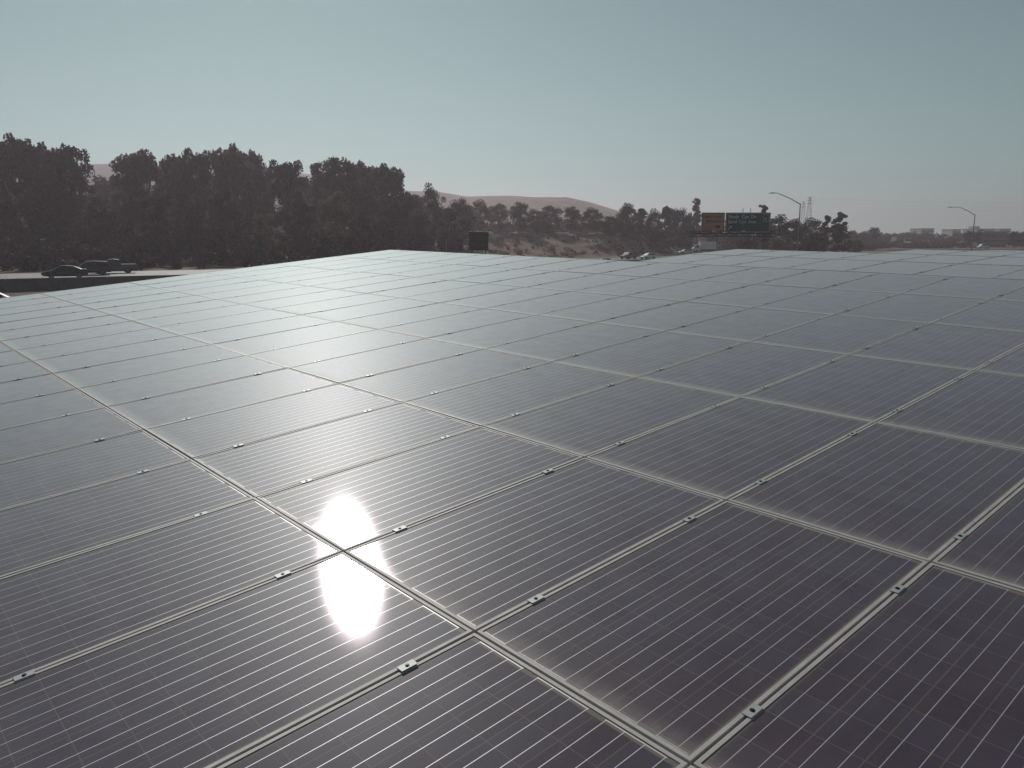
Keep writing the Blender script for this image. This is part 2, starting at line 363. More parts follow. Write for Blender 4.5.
# freeway on its low embankment, left, with its retaining wall
ROADZ = 1.2
def road_strip(name, pts, width, zf, material, thick=0.25):
    mb = MB(); L_, R_ = [], []
    for k, p in enumerate(pts):
        d = (pts[min(k+1, len(pts)-1)] - pts[max(k-1, 0)]).normalized(); n_ = Vector((-d.y, d.x, 0))
        L_.append(p); R_.append(p + n_ * width)
    for k in range(len(pts) - 1):
        z0, z1 = zf(k), zf(k+1)
        a, b, c, d = L_[k], L_[k+1], R_[k+1], R_[k]
        T_ = [(a.x,a.y,z0),(b.x,b.y,z1),(c.x,c.y,z1),(d.x,d.y,z0)]; mb.face(T_)
        mb.face([(a.x,a.y,z0-thick),(b.x,b.y,z1-thick),(b.x,b.y,z1),(a.x,a.y,z0)])
        mb.face([(d.x,d.y,z0),(c.x,c.y,z1),(c.x,c.y,z1-thick),(d.x,d.y,z0-thick)])
    return tag(mb.build(name, material), kind='structure')
rp = [WP0 + WD * t + WN * 0.3 for t in range(-90, 80, 5)]
road_strip('road', rp, 19.0, lambda k: ROADZ, M['road'], 1.4)
def road_lines(base, offs, zf, dash):
    mb = MB()
    for o_ in offs:
        for t in range(-90, 72, 6):
            a = base + WD * t + WN * o_; b = a + WD * (2.6 if dash else 6); n_ = WN * 0.13
            z = ROADZ + 0.004
            mb.face([(*(a - n_).xy, z), (*(b - n_).xy, z), (*(b + n_).xy, z), (*(a + n_).xy, z)])
    return mb
tag(road_lines(WP0, (4.6, 8.3, 12.0), None, True).build('lane_markings', M['paint']), kind='structure')
tag(road_lines(WP0, (0.95, 15.7), None, False).build('edge_lines', M['paint']), kind='structure')
mb = MB()
Mx = Matrix.Translation(WP0) @ Matrix.Rotation(math.atan2(WD.y, WD.x), 4, 'Z')
for k in range(-18, 16):
    mb.box((k*5.0 + 0.02, -0.05, -0.2), (k*5.0 + 4.98, 0.28, 1.32), Mx)
w_ = mb.build('retaining_wall', M['wall'])
cp = MB()
for k in range(-18, 16): cp.box((k*5.0 + 0.01, -0.09, 1.32), (k*5.0 + 4.99, 0.32, 1.40), Mx)
cp.build('coping', M['wall'], w_)
tag(w_, 'low dark retaining wall in shade along the near side of the road', 'wall')
# second carriageway that the distant cars stand on
def catmull(ps, n=6):
    out = []
    for k in range(len(ps) - 1):
        p0, p1, p2, p3 = ps[max(k-1,0)], ps[k], ps[k+1], ps[min(k+2,len(ps)-1)]
        for q in range(n):
            t = q / n
            out.append(0.5*((2*p1)+(p2-p0)*t+(2*p0-5*p1+4*p2-p3)*t*t+(3*p1-p0-3*p2+p3)*t**3))
    return out + [ps[-1]]
fp = catmull([Vector(p) for p in ((-30, 160, 0), (8, 183, 0), (40, 203, 0), (66, 235, 0), (84, 272, 0), (110, 312, 0), (160, 343, 0), (240, 366, 0), (360, 385, 0))])
road_strip('distant_road', fp, 15.0, lambda k: 0.30, M['road'], 0.6)

# ------------------------------------------------------------------ haze
def build_haze():
    m = bpy.data.materials.new('haze_air'); m.use_nodes = True; n = m.node_tree.nodes; n.remove(n['Principled BSDF'])
    pv = n.new('ShaderNodeVolumePrincipled'); pv.inputs['Density'].default_value = HAZE_DENSITY
    pv.inputs['Color'].default_value = HAZE_COLOR; pv.inputs['Anisotropy'].default_value = HAZE_ANISO
    m.node_tree.links.new(pv.outputs[0], n['Material Output'].inputs['Volume'])
    mb = MB(); mb.box((-2600, -400, -12), (2600, 2600, 104))
    tag(mb.build('haze', m), kind='stuff')
build_haze()

# ------------------------------------------------------------------ solar array
AI = Vector((0.65888411, -0.75213178, -0.01301999)); AJ = Vector((0.74973669, 0.6551771, 0.09294012)); AN = Vector((-0.06137282, -0.07099833, 0.99558657))
A0 = Vector((-0.13696495, 2.83067091, -1.50007874 + CH))
def project(P):
    d = P - Vector((0, 0, CH)); c, s = math.cos(PITCH), math.sin(PITCH)
    z = d.y * c - d.z * s; y = -d.y * s - d.z * c
    if z < 0.2: return None
    return CX + F * d.x / z, CY + F * y / z
FR_H, LIP, GL = 0.040, 0.0155, 0.003
def make_panel():
    root = empty('solar_panel')
    f = MB()
    zt = 0.0
    o_ = [(0,0),(PW,0),(PW,PL),(0,PL)]; i_ = [(LIP,LIP),(PW-LIP,LIP),(PW-LIP,PL-LIP),(LIP,PL-LIP)]
    c = 0.0012
    oc = [(c,c),(PW-c,c),(PW-c,PL-c),(c,PL-c)]
    for k in range(4):
        n_ = (k + 1) % 4
        f.face([(*oc[k], zt), (*oc[n_], zt), (*i_[n_], zt), (*i_[k], zt)])
        f.face([(*o_[k], zt-c), (*o_[n_], zt-c), (*oc[n_], zt), (*oc[k], zt)])
        f.face([(*o_[k], -FR_H), (*o_[n_], -FR_H), (*o_[n_], zt-c), (*o_[k], zt-c)])
        f.face([(*i_[k], zt), (*i_[n_], zt), (*i_[n_], -FR_H), (*i_[k], -FR_H)])
    f.keep = True
    f.build('frame', M['alu'], root)
    g = MB(); g.keep = True
    g.face([(LIP-0.001, LIP-0.001, -GL), (PW-LIP+0.001, LIP-0.001, -GL), (PW-LIP+0.001, PL-LIP+0.001, -GL), (LIP-0.001, PL-LIP+0.001, -GL)])
    g.face([(LIP, LIP, -GL-0.005), (LIP, PL-LIP, -GL-0.005), (PW-LIP, PL-LIP, -GL-0.005), (PW-LIP, LIP, -GL-0.005)])
    g.build('glass', M['pv'], root)
    gapx = PITCHI - PW
    cm = MB()
    x0 = PW - 0.013; x1 = PW + gapx + 0.013
    cm.box((x0, -0.034, 0.0005), (x1, 0.034, 0.0034))
    cm.box((PW + 0.0015, -0.03, -0.036), (PW + 0.0035, 0.03, 0.0006)); cm.box((PW + gapx - 0.0035, -0.03, -0.036), (PW + gapx - 0.0015, 0.03, 0.0006))
    cme = cm.mesh('clamp', M['clamp'])
    bo = MB(); bo.tube([(PW + gapx/2, 0, 0.0034), (PW + gapx/2, 0, 0.0075)], 0.0055, 6); bo.tube([(PW + gapx/2, 0, 0.0030), (PW + gapx/2, 0, 0.0044)], 0.0092, 12)
    bme = bo.mesh('bolt', M['bolt'])
    for yy in (0.19, 0.81):
        c_ = link('clamp', cme, root); c_.location = (0, yy * PITCHJ, 0)
        link('bolt', bme, c_)
    return root
proto = make_panel(); used = [False]
def place_panel(origin, ax, ay, label, group):
    o = proto if not used[0] else copy_tree(proto)
    used[0] = True
    az = ax.cross(ay)
    M3 = Matrix((ax, ay, az)).transposed().to_4x4(); M3.translation = origin + az * rnd.uniform(-.0012, .0012)
    cc = Matrix.Translation((PW/2, PL/2, 0))
    M3 = M3 @ cc @ Matrix.Rotation(R(rnd.gauss(0, .075)), 4, 'X') @ Matrix.Rotation(R(rnd.gauss(0, .075)), 4, 'Y') @ cc.inverted()
    loc, rot, sca = M3.decompose(); o.location = loc; o.rotation_mode = 'QUATERNION'; o.rotation_quaternion = rot
    tag(o, label, 'solar panel', group); return o
def panel_rect(P, ai, aj):
    return [project(P + ai * (PITCHI * a) + aj * (PITCHJ * b)) for a, b in ((0,0),(1,0),(1,1),(0,1),(.5,.5))]
def in_view(pr, m):
    ps = [p for p in pr if p]
    if not ps: return False
    if any(-m < p[0] < 1024 + m and -m < p[1] < 768 + m for p in ps): return True
    return len(ps) < 5 and any(-900 < p[0] < 1900 for p in ps)
def around(pr):      # in the picture or just beside it, where a step to the side would show it
    return any(p and -380 < p[0] < 2000 and 0 < p[1] < 1250 for p in pr)
rows = {}
I_LEFT = -16
aj = AJ
for j in range(-3, 6):
    P = {}
    for i in range(I_LEFT, 7):
        o_ = A0 + AI * (PITCHI * i) + AJ * (PITCHJ * j)
        pr = panel_rect(o_, AI, AJ)
        if around(pr): P[i] = (o_, pr)
    rows[j] = (P, AI, AJ)
# the far part of the roof flattens off, in steps
BOFF = -0.55
bdir = [1.4, 2.6, 3.6, 5.6]; bstart = [-8, -8, -5, -4]
b0 = A0 + AJ * (PITCHJ * 6 + 0.004)
for k in range(4):
    dj = (AJ * math.cos(R(bdir[k])) - AN * math.sin(R(bdir[k]))).normalized()
    P = {}
    for i in range(bstart[k], 9):
        o_ = b0 + AI * (PITCHI * (i + 0.45))
        pr = panel_rect(o_, AI, dj)
        if around(pr): P[i] = (o_, pr)
    rows[6 + k] = (P, AI, dj)
    b0 = b0 + dj * (PITCHJ + 0.003)
rowname = {}
names_far = {k: 'farthest row of panels' if k == 9 else ORD[10 - k] + ' farthest row of panels' for k in range(-3, 10)}
for j, (P, ai, aj_) in rows.items():
    vis = sorted([i for i in P if in_view(P[i][1], -1)])
    for i in sorted(P):
        o_, pr = P[i]; ps = [p for p in pr if p]
        my = sum(p[1] for p in ps) / len(ps); mx = sum(p[0] for p in ps) / len(ps)
        tone = 'pale sunlit' if my < 330 and mx < 800 else ('grey' if my < 430 else 'dark')
        if (i, j) == (-2, 0): lab = 'solar panel with the upper half of the white sun glare on its glass'
        elif (i, j) == (-2, -1) : lab = 'solar panel with the lower half of the white sun glare on its glass'
        elif i in vis:
            q = vis.index(i) + 1
            lab = '%s solar panel, %s, %s' % (tone, 'leftmost' if q == 1 else ('rightmost' if q == len(vis) else ORD[q] + ' from the left'), 'in the ' + names_far[j])
        else:
            lab = 'solar panel just outside the picture, %d across, %s' % (i + 17, 'in the ' + names_far[j])
        words = lab.split()
        place_panel(o_, ai, aj_, lab, 'solar panels of the carport roof')

# canopy steelwork under the panels
can = empty('carport_frame', A0 - AN * 0.05 - Vector((0, 0, 0)))
can.location = (0, 0, 0)
pur = []
def beam_dir(mb, a, b, w, h, up):
    d = (b - a); L_ = d.length; d.normalize(); s_ = d.cross(up).normalized(); u_ = s_.cross(d)
    Mm = Matrix((d, s_, u_)).transposed().to_4x4(); Mm.translation = a
    mb.box((0, -w/2, -h), (L_, w/2, 0), Mm)
for j in range(-3, 6):
    for q in (0.19, 0.81):
        m_ = MB(); a = A0 + AI*(PITCHI*-16) + AJ*(PITCHJ*(j+q)) - AN*(FR_H+0.002); b = A0 + AI*(PITCHI*7) + AJ*(PITCHJ*(j+q)) - AN*(FR_H+0.002)
        beam_dir(m_, a, b, 0.07, 0.2, AN); m_.build('purlin', M['steel'], can)
for i in (-14, -7, 0, 5):
    m_ = MB(); a = A0 + AI*(PITCHI*i) + AJ*(PITCHJ*-2.9) - AN*(FR_H+0.205); b = A0 + AI*(PITCHI*i) + AJ*(PITCHJ*5.9) - AN*(FR_H+0.205)
    beam_dir(m_, a, b, 0.2, 0.45, AN); m_.build('rafter', M['steel'], can)
    for jj in (-1.5, 3.5):
        c_ = A0 + AI*(PITCHI*i) + AJ*(PITCHJ*jj) - AN*(FR_H+0.6); m_ = MB()
        m_.box((c_.x-0.16, c_.y-0.16, -0.05), (c_.x+0.16, c_.y+0.16, c_.z)); m_.build('column', M['steel'], can)
tag(can, 'grey steel carport frame carrying the solar panels', 'carport frame')
b0 = A0 + AJ * (PITCHJ * 6 + 0.004)
can2 = empty('carport_frame', (0, 0, 0))
for k in range(4):
    dj = (AJ * math.cos(R(bdir[k])) - AN * math.sin(R(bdir[k]))).normalized(); nn = AI.cross(dj)
    for q in (0.19, 0.81):
        m_ = MB(); a = b0 + AI*(PITCHI*(bstart[k]+0.47)) + dj*(PITCHJ*q) - nn*(FR_H+0.002); b = a + AI*(PITCHI*(8-bstart[k]))
        beam_dir(m_, a, b, 0.07, 0.2, nn); m_.build('purlin', M['steel'], can2)
    b0 = b0 + dj * (PITCHJ + 0.003)
for i in (-3.2, 2.4):
    for jj in (6.7, 8.3):
        c_ = A0 + AI*(PITCHI*i) + AJ*(PITCHJ*jj); m_ = MB()
        m_.box((c_.x-0.15, c_.y-0.15, -0.05), (c_.x+0.15, c_.y+0.15, c_.z-0.5)); m_.build('column', M['steel'], can2)
tag(can2, 'steel frame under the far flatter rows of solar panels', 'carport frame')

# ------------------------------------------------------------------ vehicles
def paint(name, col): return mat(name, col, 0.4, 0.1, 0.4, coat=0.35)
def make_car(kind, pm, label, group=None, detail=True):
    """nose towards +X, origin on the ground at the centre"""
    K = {'sedan': dict(L=4.8, w=0.9, st=[(-2.4,.55,.78),(-2.3,.3,.98),(-1.6,.22,1.02),(-.95,.2,1.0),(.0,.2,.98),(.95,.22,.95),(1.6,.24,.86),(2.2,.28,.72),(2.4,.45,.6)], cab=[(-1.75,1.03),(-.95,1.38),(-.2,1.45),(.4,1.42),(1.25,.95)], wx=(-1.4,1.42), wr=.33),
         'suv': dict(L=4.8, w=0.97, st=[(-2.4,.5,.95),(-2.35,.34,1.12),(-1.5,.3,1.12),(-.5,.28,1.1),(.9,.3,1.08),(1.5,.3,1.03),(2.2,.36,.9),(2.4,.5,.75)], cab=[(-2.3,1.14),(-2.05,1.66),(-.6,1.75),(.3,1.72),(1.15,1.08)], wx=(-1.42,1.45), wr=.38),
         'pickup': dict(L=5.6, w=0.98, st=[(-2.8,.5,1.1),(-2.75,.4,1.16),(-1.2,.35,1.16),(-.6,.32,1.14),(.9,.32,1.12),(1.6,.34,1.1),(2.6,.4,.98),(2.8,.55,.85)], cab=[(-.95,1.16),(-.75,1.78),(-.1,1.86),(.45,1.82),(1.15,1.12)], wx=(-1.7,1.75), wr=.4),
         'hatch': dict(L=4.2, w=0.87, st=[(-2.1,.5,.85),(-2.0,.3,1.0),(-1.3,.24,1.02),(-.3,.22,1.0),(.85,.24,.98),(1.4,.26,.9),(1.95,.3,.76),(2.1,.45,.62)], cab=[(-2.0,1.0),(-1.55,1.42),(-.6,1.52),(.1,1.5),(1.05,.97)], wx=(-1.25,1.3), wr=.32),
         'van': dict(L=5.4, w=1.0, st=[(-2.7,.45,1.1),(-2.65,.35,1.2),(-1.0,.3,1.2),(.6,.3,1.2),(1.7,.32,1.15),(2.4,.38,1.0),(2.7,.5,.8)], cab=[(-2.65,1.2),(-2.55,2.0),(-1.0,2.1),(.9,2.05),(1.9,1.15)], wx=(-1.7,1.75), wr=.38)}[kind]
    root = empty({'sedan': 'car', 'suv': 'suv', 'pickup': 'pickup_truck', 'hatch': 'car', 'van': 'van'}[kind])
    tag(root, label, {'pickup': 'pickup truck', 'van': 'van', 'suv': 'car'}.get(kind, 'car'), group)
    w = K['w']; st = K['st']; cab = K['cab']; mb = MB()
    def belt(x):
        for (a, _, za), (b, _, zb) in zip(st, st[1:]):
            if a <= x <= b: return za + (zb - za) * (x - a) / (b - a)
        return st[-1][2]
    # lower body loft with rounded shoulders
    ring = []
    for (x, z0, z1) in st:
        e = 0.86 if abs(x) > K['L']/2 - 0.12 else 1.0
        h = z1 - z0
        ring.append([(x, s_ * w * e * k, z0 + h * q) for s_, pr in ((1, ((.88,0),(1,.28),(.99,.75),(.88,1))), (-1, ((.88,1),(.99,.75),(1,.28),(.88,0)))) for k, q in pr])
    n = len(ring[0])
    for a, b in zip(ring, ring[1:]):
        for q in range(n): mb.face([a[q], a[(q+1)%n], b[(q+1)%n], b[q]])
    mb.face(ring[0]); mb.face(ring[-1])
    # greenhouse
    gr = []
    for k, (x, z) in enumerate(cab):
        zb = belt(x) - 0.02; ed = k in (0, len(cab)-1)
        wt = w * (0.86 if ed else 0.72)
        gr.append([(x, w*.88, zb), (x, wt, max(z-0.04, zb+.004)), (x, wt*.88, max(z, zb+.008)), (x, -wt*.88, max(z, zb+.008)), (x, -wt, max(z-0.04, zb+.004)), (x, -w*.88, zb)])
    for a, b in zip(gr, gr[1:]):
        for q in range(6): mb.face([a[q], a[(q+1)%6], b[(q+1)%6], b[q]])
    mb.face(gr[0]); mb.face(gr[-1])
    bm_ = bmesh.new()
    me = mb.mesh('body', pm, False); bm_.from_mesh(me); bmesh.ops.remove_doubles(bm_, verts=bm_.verts, dist=0.0005); bmesh.ops.recalc_face_normals(bm_, faces=bm_.faces)
    bm_.to_mesh(me); bm_.free(); link('body', me, root)
    # glazing proud of the body
    def lerp(a, b, t): return tuple(a[k] + (b[k] - a[k]) * t for k in range(3))
    def pane(q4, push, name):
        m_ = MB(); c0 = [Vector(p) for p in q4]; cen = sum(c0, Vector()) / 4
        nrm = (c0[1]-c0[0]).cross(c0[3]-c0[0]).normalized()
        if nrm.dot(cen - Vector((0,0,0.9))) < 0: nrm = -nrm
        ins = [cen + (p - cen) * 0.9 + nrm * push for p in c0]; back = [p - nrm * 0.012 for p in ins]
        m_.face(ins); 
        for k in range(4): m_.face([ins[k], ins[(k+1)%4], back[(k+1)%4], back[k]])
        m_.build(name, M['glass'], root)
    a, b = gr[-1], gr[-2]; pane([a[1], a[4], b[4], b[1]], 0.012, 'windshield')
    a, b = gr[0], gr[1]; pane([a[1], a[4], b[4], b[1]], 0.012, 'rear_window')
    for s_ in (0, 1):
        ia, ib = (0, 1) if s_ == 0 else (5, 4)
        segs = list(zip(gr, gr[1:]))
        for (p, q) in segs[:-1] if kind != 'pickup' else segs[1:-1]:
            if p is gr[0] and kind in ('suv', 'hatch', 'van', 'sedan'):
                pane([lerp(p[ia], q[ia], .35), q[ia], q[ib], lerp(p[ib], q[ib], .35)], 0.01, 'side_window')
            else: pane([p[ia], q[ia], q[ib], p[ib]], 0.01, 'side_window')
        p, q = segs[-1]
        pane([p[ia], lerp(p[ia], q[ia], .62), lerp(p[ib], q[ib], .5), p[ib]], 0.01, 'side_window')
    if kind == 'pickup':
        m_ = MB(); m_.box((-2.66, -.8, .75), (-1.02, .8, 1.163)); m_.build('cargo_bed', M['black'], root)
    for sx in K['wx']:
        for s_ in (1, -1):
            t = MB(); y0, y1 = s_*(w-.2), s_*(w+.012); t.tube([(sx, y0, K['wr']), (sx, y1, K['wr'])], K['wr'], 18); to = t.build('wheel', M['black'], root)
            rm = MB(); rm.tube([(sx, s_*(w+.004), K['wr']), (sx, s_*(w+.02), K['wr'])], K['wr']*.62, 14); rm.build('rim', M['rim'], to)
    xf = st[-2]; 
    for s_ in (1, -1):
        h = MB(); h.box((xf[0]-.12, s_*w*.6-.16, xf[2]-.17), (st[-1][0]-.07, s_*w*.6+.16, xf[2]-.03)); h.build('headlight', M['lamp'], root)
        h = MB(); h.box((st[0][0]-.012, s_*w*.62-.16, st[0][2]-.16), (st[1][0]+.05, s_*w*.62+.16, st[0][2]+.0)); h.build('taillight', M['tail'], root)
    return root
def put(o, px, depth, head, z=None):
    x, y = gp(px, depth); o.location = (x, y, zg(x, y) + 0.02 if z is None else z); o.rotation_euler = (0, 0, head); return o
HW = math.atan2(-WD.y, -WD.x)   # heading left along the road
put(make_car('sedan', paint('black_paint', (0.012,0.012,0.014)), 'black sedan nearest on the road at left, below the dark trees'), 61, 93.0, HW, ROADZ)
put(make_car('suv', paint('charcoal_paint', (0.03,0.03,0.034)), 'dark grey suv half hidden behind the black sedan'), 86, 100.0, HW, ROADZ)
put(make_car('pickup', paint('dull_grey_paint', (0.05,0.05,0.055)), 'grey pickup truck farthest of the three vehicles on the left road'), 110, 105.0, HW, ROADZ)
put(make_car('hatch', paint('silver_paint', (0.6,0.6,0.6)), 'silver car cut off by the left photo edge beyond the panels'), -13, 66.0, HW + math.pi)
put(make_car('suv', paint('dark_red_paint', (0.10,0.07,0.07)), 'dark suv with a glinting hood, left of the white hatchback'), 629, 203.0, R(222), 0.30)
put(make_car('hatch', paint('white_paint', (0.75,0.75,0.74)), 'white hatchback parked beside the dark suv below the brown slope'), 648.5, 201.0, R(215), 0.30)
put(make_car('sedan', paint('bright_white_paint', (0.78,0.78,0.77)), 'white sedan half hidden by the roof edge in front of the box truck'), 686, 262.0, R(195), 0.30)
put(make_car('sedan', paint('tan_paint', (0.16,0.12,0.11)), 'dark car roof just showing above the panels left of the dark suv'), 606, 187.0, R(240), -0.5)
put(make_car('hatch', paint('cream_white_paint', (0.7,0.7,0.69)), 'small white car among bushes right of the slim lamp pole'), 833, 335.0, R(200), 0.30)
put(make_car('van', paint('glossy_white_paint', (0.8,0.8,0.8)), 'white van below the far buildings at the right'), 984, 372.0, R(190), 0.30)
def box_truck():
    root = empty('box_truck'); wp = mat('truck_white', (0.86,0.84,0.84), 0.5, noise=(0.78,0.75,0.75), noise_scale=0.8)
    m_ = MB(); m_.box((-3.9,-1.22,1.05),(1.7,1.22,3.75)); bx = m_.build('cargo_box', wp, root)
    t = MB(); 
    for y0 in (-1.235, 1.22): 
        for z in (1.05, 3.66): t.box((-3.9,y0,z),(1.7,y0+.015,z+.09))
    t.build('box_trim', M['alu'], bx)
    c = MB(); pr = [(1.8,.6),(4.0,.6),(4.05,1.4),(3.75,1.75),(3.25,2.6),(1.85,2.65)]
    for s_ in (1,-1): c.face([(x, s_*1.08, z) for x, z in pr])
    for k in range(6):
        a, b = pr[k], pr[(k+1)%6]; c.face([(a[0],1.08,a[1]),(b[0],1.08,b[1]),(b[0],-1.08,b[1]),(a[0],-1.08,a[1])])
    c.build('cab', wp, root)
    g = MB(); g.face([(3.73,.95,1.82),(3.3,.95,2.54),(3.3,-.95,2.54),(3.73,-.95,1.82)]); 
    for v_ in range(len(g.v)): g.v[v_] = (g.v[v_][0]+.03, g.v[v_][1], g.v[v_][2]+.02)
    g.build('windshield', M['glass'], root)
    for s_ in (1,-1):
        g = MB(); g.face([(2.2,s_*1.09,1.75),(3.45,s_*1.09,1.75),(3.1,s_*1.09,2.45),(2.2,s_*1.09,2.45)]); g.build('side_window', M['glass'], root)
        for sx in (-2.4, 2.95):
            t = MB(); t.tube([(sx,s_*.75,.48),(sx,s_*1.1,.48)],.48,18); to = t.build('wheel', M['black'], root)
            r_ = MB(); r_.tube([(sx,s_*1.09,.48),(sx,s_*1.115,.48)],.28,12); r_.build('rim', M['rim'], to)
        h = MB(); h.box((3.98,s_*.8-.15,.95),(4.07,s_*.8+.15,1.15)); h.build('headlight', M['lamp'], root)
    ch = MB(); ch.box((-3.8,-.5,.6),(3.6,.5,1.04)); ch.build('chassis', M['black'], root)
    return tag(root, 'white box truck with a square cargo box below the road signs', 'truck')
put(box_truck(), 704.5, 283.0, R(186), 0.30)

# ------------------------------------------------------------------ road signs, lamps, pylons
M['orange'] = mat('orange_sign', (0.44, 0.20, 0.10), 0.6, noise=(0.48, 0.23, 0.12), noise_scale=0.6)
M['green'] = mat('green_sign', (0.030, 0.070, 0.070), 0.6, noise=(0.038, 0.080, 0.078), noise_scale=0.5)
M['white'] = mat('white_sheeting', (0.55, 0.58, 0.58), 0.6)
M['ink'] = mat('sign_ink', (0.05, 0.02, 0.02), 0.7)
def text(s, size, parent, x, y, z, m, name):
    cu = bpy.data.curves.new(name, 'FONT'); cu.body = s; cu.size = size; cu.extrude = 0.004; cu.offset = 0.012
    o = bpy.data.objects.new(name, cu); S.collection.objects.link(o)
    bpy.context.view_layer.update()
    me = bpy.data.meshes.new_from_object(o.evaluated_get(bpy.context.evaluated_depsgraph_get()))
    bpy.data.objects.remove(o); me.materials.clear(); me.materials.append(m)
    o = link(name, me, parent); o.location = (x, y, z); o.rotation_euler = (R(90), 0, 0); return o
GD = 130.0
def gx(px): return at(px, HZ, GD).x
def gz(py): return zat(py, GD)
gy = GD
gan = empty('sign_gantry', (gx(765), gy, 0))
ox = gx(765)
m_ = MB()
x0, x1 = gx(690) - ox, gx(773) - ox
zc0, zc1 = gz(236.5), gz(231.5)
for z in (zc0, zc1):
    for yy in (0.35, 1.15): m_.tube([(x0, yy, z), (x1, yy, z)], 0.07, 8)
n_ = 16
for k in range(n_):
    a = x0 + (x1-x0)*k/n_; b = x0 + (x1-x0)*(k+1)/n_
    for yy in (0.35, 1.15): m_.tube([(a, yy, zc0 if k%2 else zc1), (b, yy, zc1 if k%2 else zc0)], 0.045, 6)
    m_.tube([(a, .35, zc1), (b, 1.15, zc1)], 0.04, 6); m_.tube([(a, .35, zc0), (a, .35, zc1)], 0.04, 6)
M['rust'] = mat('weathered_steel', (0.07, 0.05, 0.05), 0.8, 0.2, noise=(0.11, 0.08, 0.075), noise_scale=2)
m_.build('truss', M['rust'], gan)
m_ = MB(); m_.box((x0, -0.95, gz(234.2)), (x1, 0.28, gz(234.2)+0.06)); m_.box((x0,-0.95,gz(234.2)+.06),(x1,-0.9,gz(232.9))); m_.build('walkway', M['rust'], gan)
m_ = MB(); px_ = gx(761) - ox; m_.tube([(px_, 0.75, -0.3), (px_, 0.75, gz(231))], [0.26, 0.2], 14); m_.build('post', M['steel'], gan)
for q in (741, 712):
    m_ = MB(); lx = gx(q) - ox; m_.box((lx-.3, -1.15, gz(231.8)), (lx+.3, -0.95, gz(230.6))); m_.build('light_fixture', M['white'], gan)
for q in (742, 749.5, 706, 718):
    m_ = MB(); lx = gx(q) - ox; m_.tube([(lx, 0.2, gz(232)), (lx, 0.2, gz(208.3 if q > 730 else 212))], 0.05, 6); m_.build('upright', M['steel'], gan)
tag(gan, 'dark steel sign gantry with walkway holding the orange and green signs', 'gantry')
def board(px0, px1, py0, py1, m, label, name):
    w = gx(px1) - gx(px0); h = gz(py0) - gz(py1)
    o = empty(name, (gx(px0), gy - 0.25, gz(py1)))
    b_ = MB(); b_.box((0, 0.0, 0), (w, 0.12, h)); b_.build('sign_plate', m, o)
    t = MB()
    e = 0.07
    t.box((e, -0.008, e), (w-e, -0.003, 2*e)); t.box((e, -0.008, h-2*e), (w-e, -0.003, h-e)); t.box((e, -0.008, 2*e), (2*e, -0.003, h-2*e)); t.box((w-2*e, -0.008, 2*e), (w-e, -0.003, h-2*e))
    t.build('border', M['white'] if m is M['green'] else M['ink'], o)
    tag(o, label, 'road sign'); return o, w, h
o, w, h = board(700.5, 723.6, 212.6, 231.6, M['orange'], 'orange road sign with two lines of dark lettering on the gantry', 'road_sign')
def glyphs(parent, x, z, lens, ch, cw):
    r_ = random.Random(3)
    for L_ in lens:
        t = MB()
        for k in range(L_):
            a = x + k*cw*1.25
            kind = r_.randrange(3)
            t.box((a, -0.012, z), (a+cw*.28, -0.004, z+ch))
            if kind != 1: t.box((a+cw*.28, -0.012, z+ch*.78), (a+cw, -0.004, z+ch))
            if kind != 2: t.box((a+cw*.28, -0.012, z), (a+cw, -0.004, z+ch*.22))
            if kind == 0: t.box((a+cw*.74, -0.012, z+ch*.22), (a+cw, -0.004, z+ch*.78))
            else: t.box((a+cw*.28, -0.012, z+ch*.4), (a+cw*.9, -0.004, z+ch*.6))
        x += (L_ + 0.8) * cw * 1.25
        t.build('lettering', M['ink'], parent)
glyphs(o, 0.55, h*.70, (4, 4), 0.42, 0.25); glyphs(o, 0.75, h*.47, (4, 3), 0.38, 0.25)
t = MB(); t.box((w*.62, -0.012, h*.18), (w*.80, -0.004, h*.34)); t.build('emblem', M['ink'], o)
o, w, h = board(724.4, 769, 212.6, 232.6, M['green'], 'wide green road sign with white lettering on the gantry', 'road_sign')
for words_, zz in ((('Shady', 'Cyn', 'Dr'), h*.72), (('Sand', 'Cyn', 'Ave'), h*.47)):
    xx = 0.42
    for wd_ in words_:
        t_ = text(wd_, 0.74, o, xx, -0.004, zz, M['white'], 'lettering'); xx += max(v.co.x for v in t_.data.vertices) + 0.36
ex = MB(); 
bx0, bx1, bz0, bz1 = w*.835, w*.965, h*.55, h*.90
for a in ((bx0,bz0,bx1,bz0+.05),(bx0,bz1-.05,bx1,bz1),(bx0,bz0+.05,bx0+.05,bz1-.05),(bx1-.05,bz0+.05,bx1,bz1-.05)): ex.box((a[0],-.012,a[1]),(a[2],-.004,a[3]))
ex.build('exit_box', M['white'], o)
text('4', 0.7, o, w*.865, -0.004, h*.61, M['white'], 'exit_number')
ar = MB(); th = R(50); Ma = Matrix.Translation((w*.06, 0, h*.13)) @ Matrix.Rotation(-th, 4, 'Y')
ar.box((0, -.012, -.07), (.62, -.004, .07), Ma); ar.face([Ma @ Vector(p) for p in ((.55,-.012,.22),(.95,-.012,0),(.55,-.012,-.22))]); ar.build('arrow', M['white'], o)

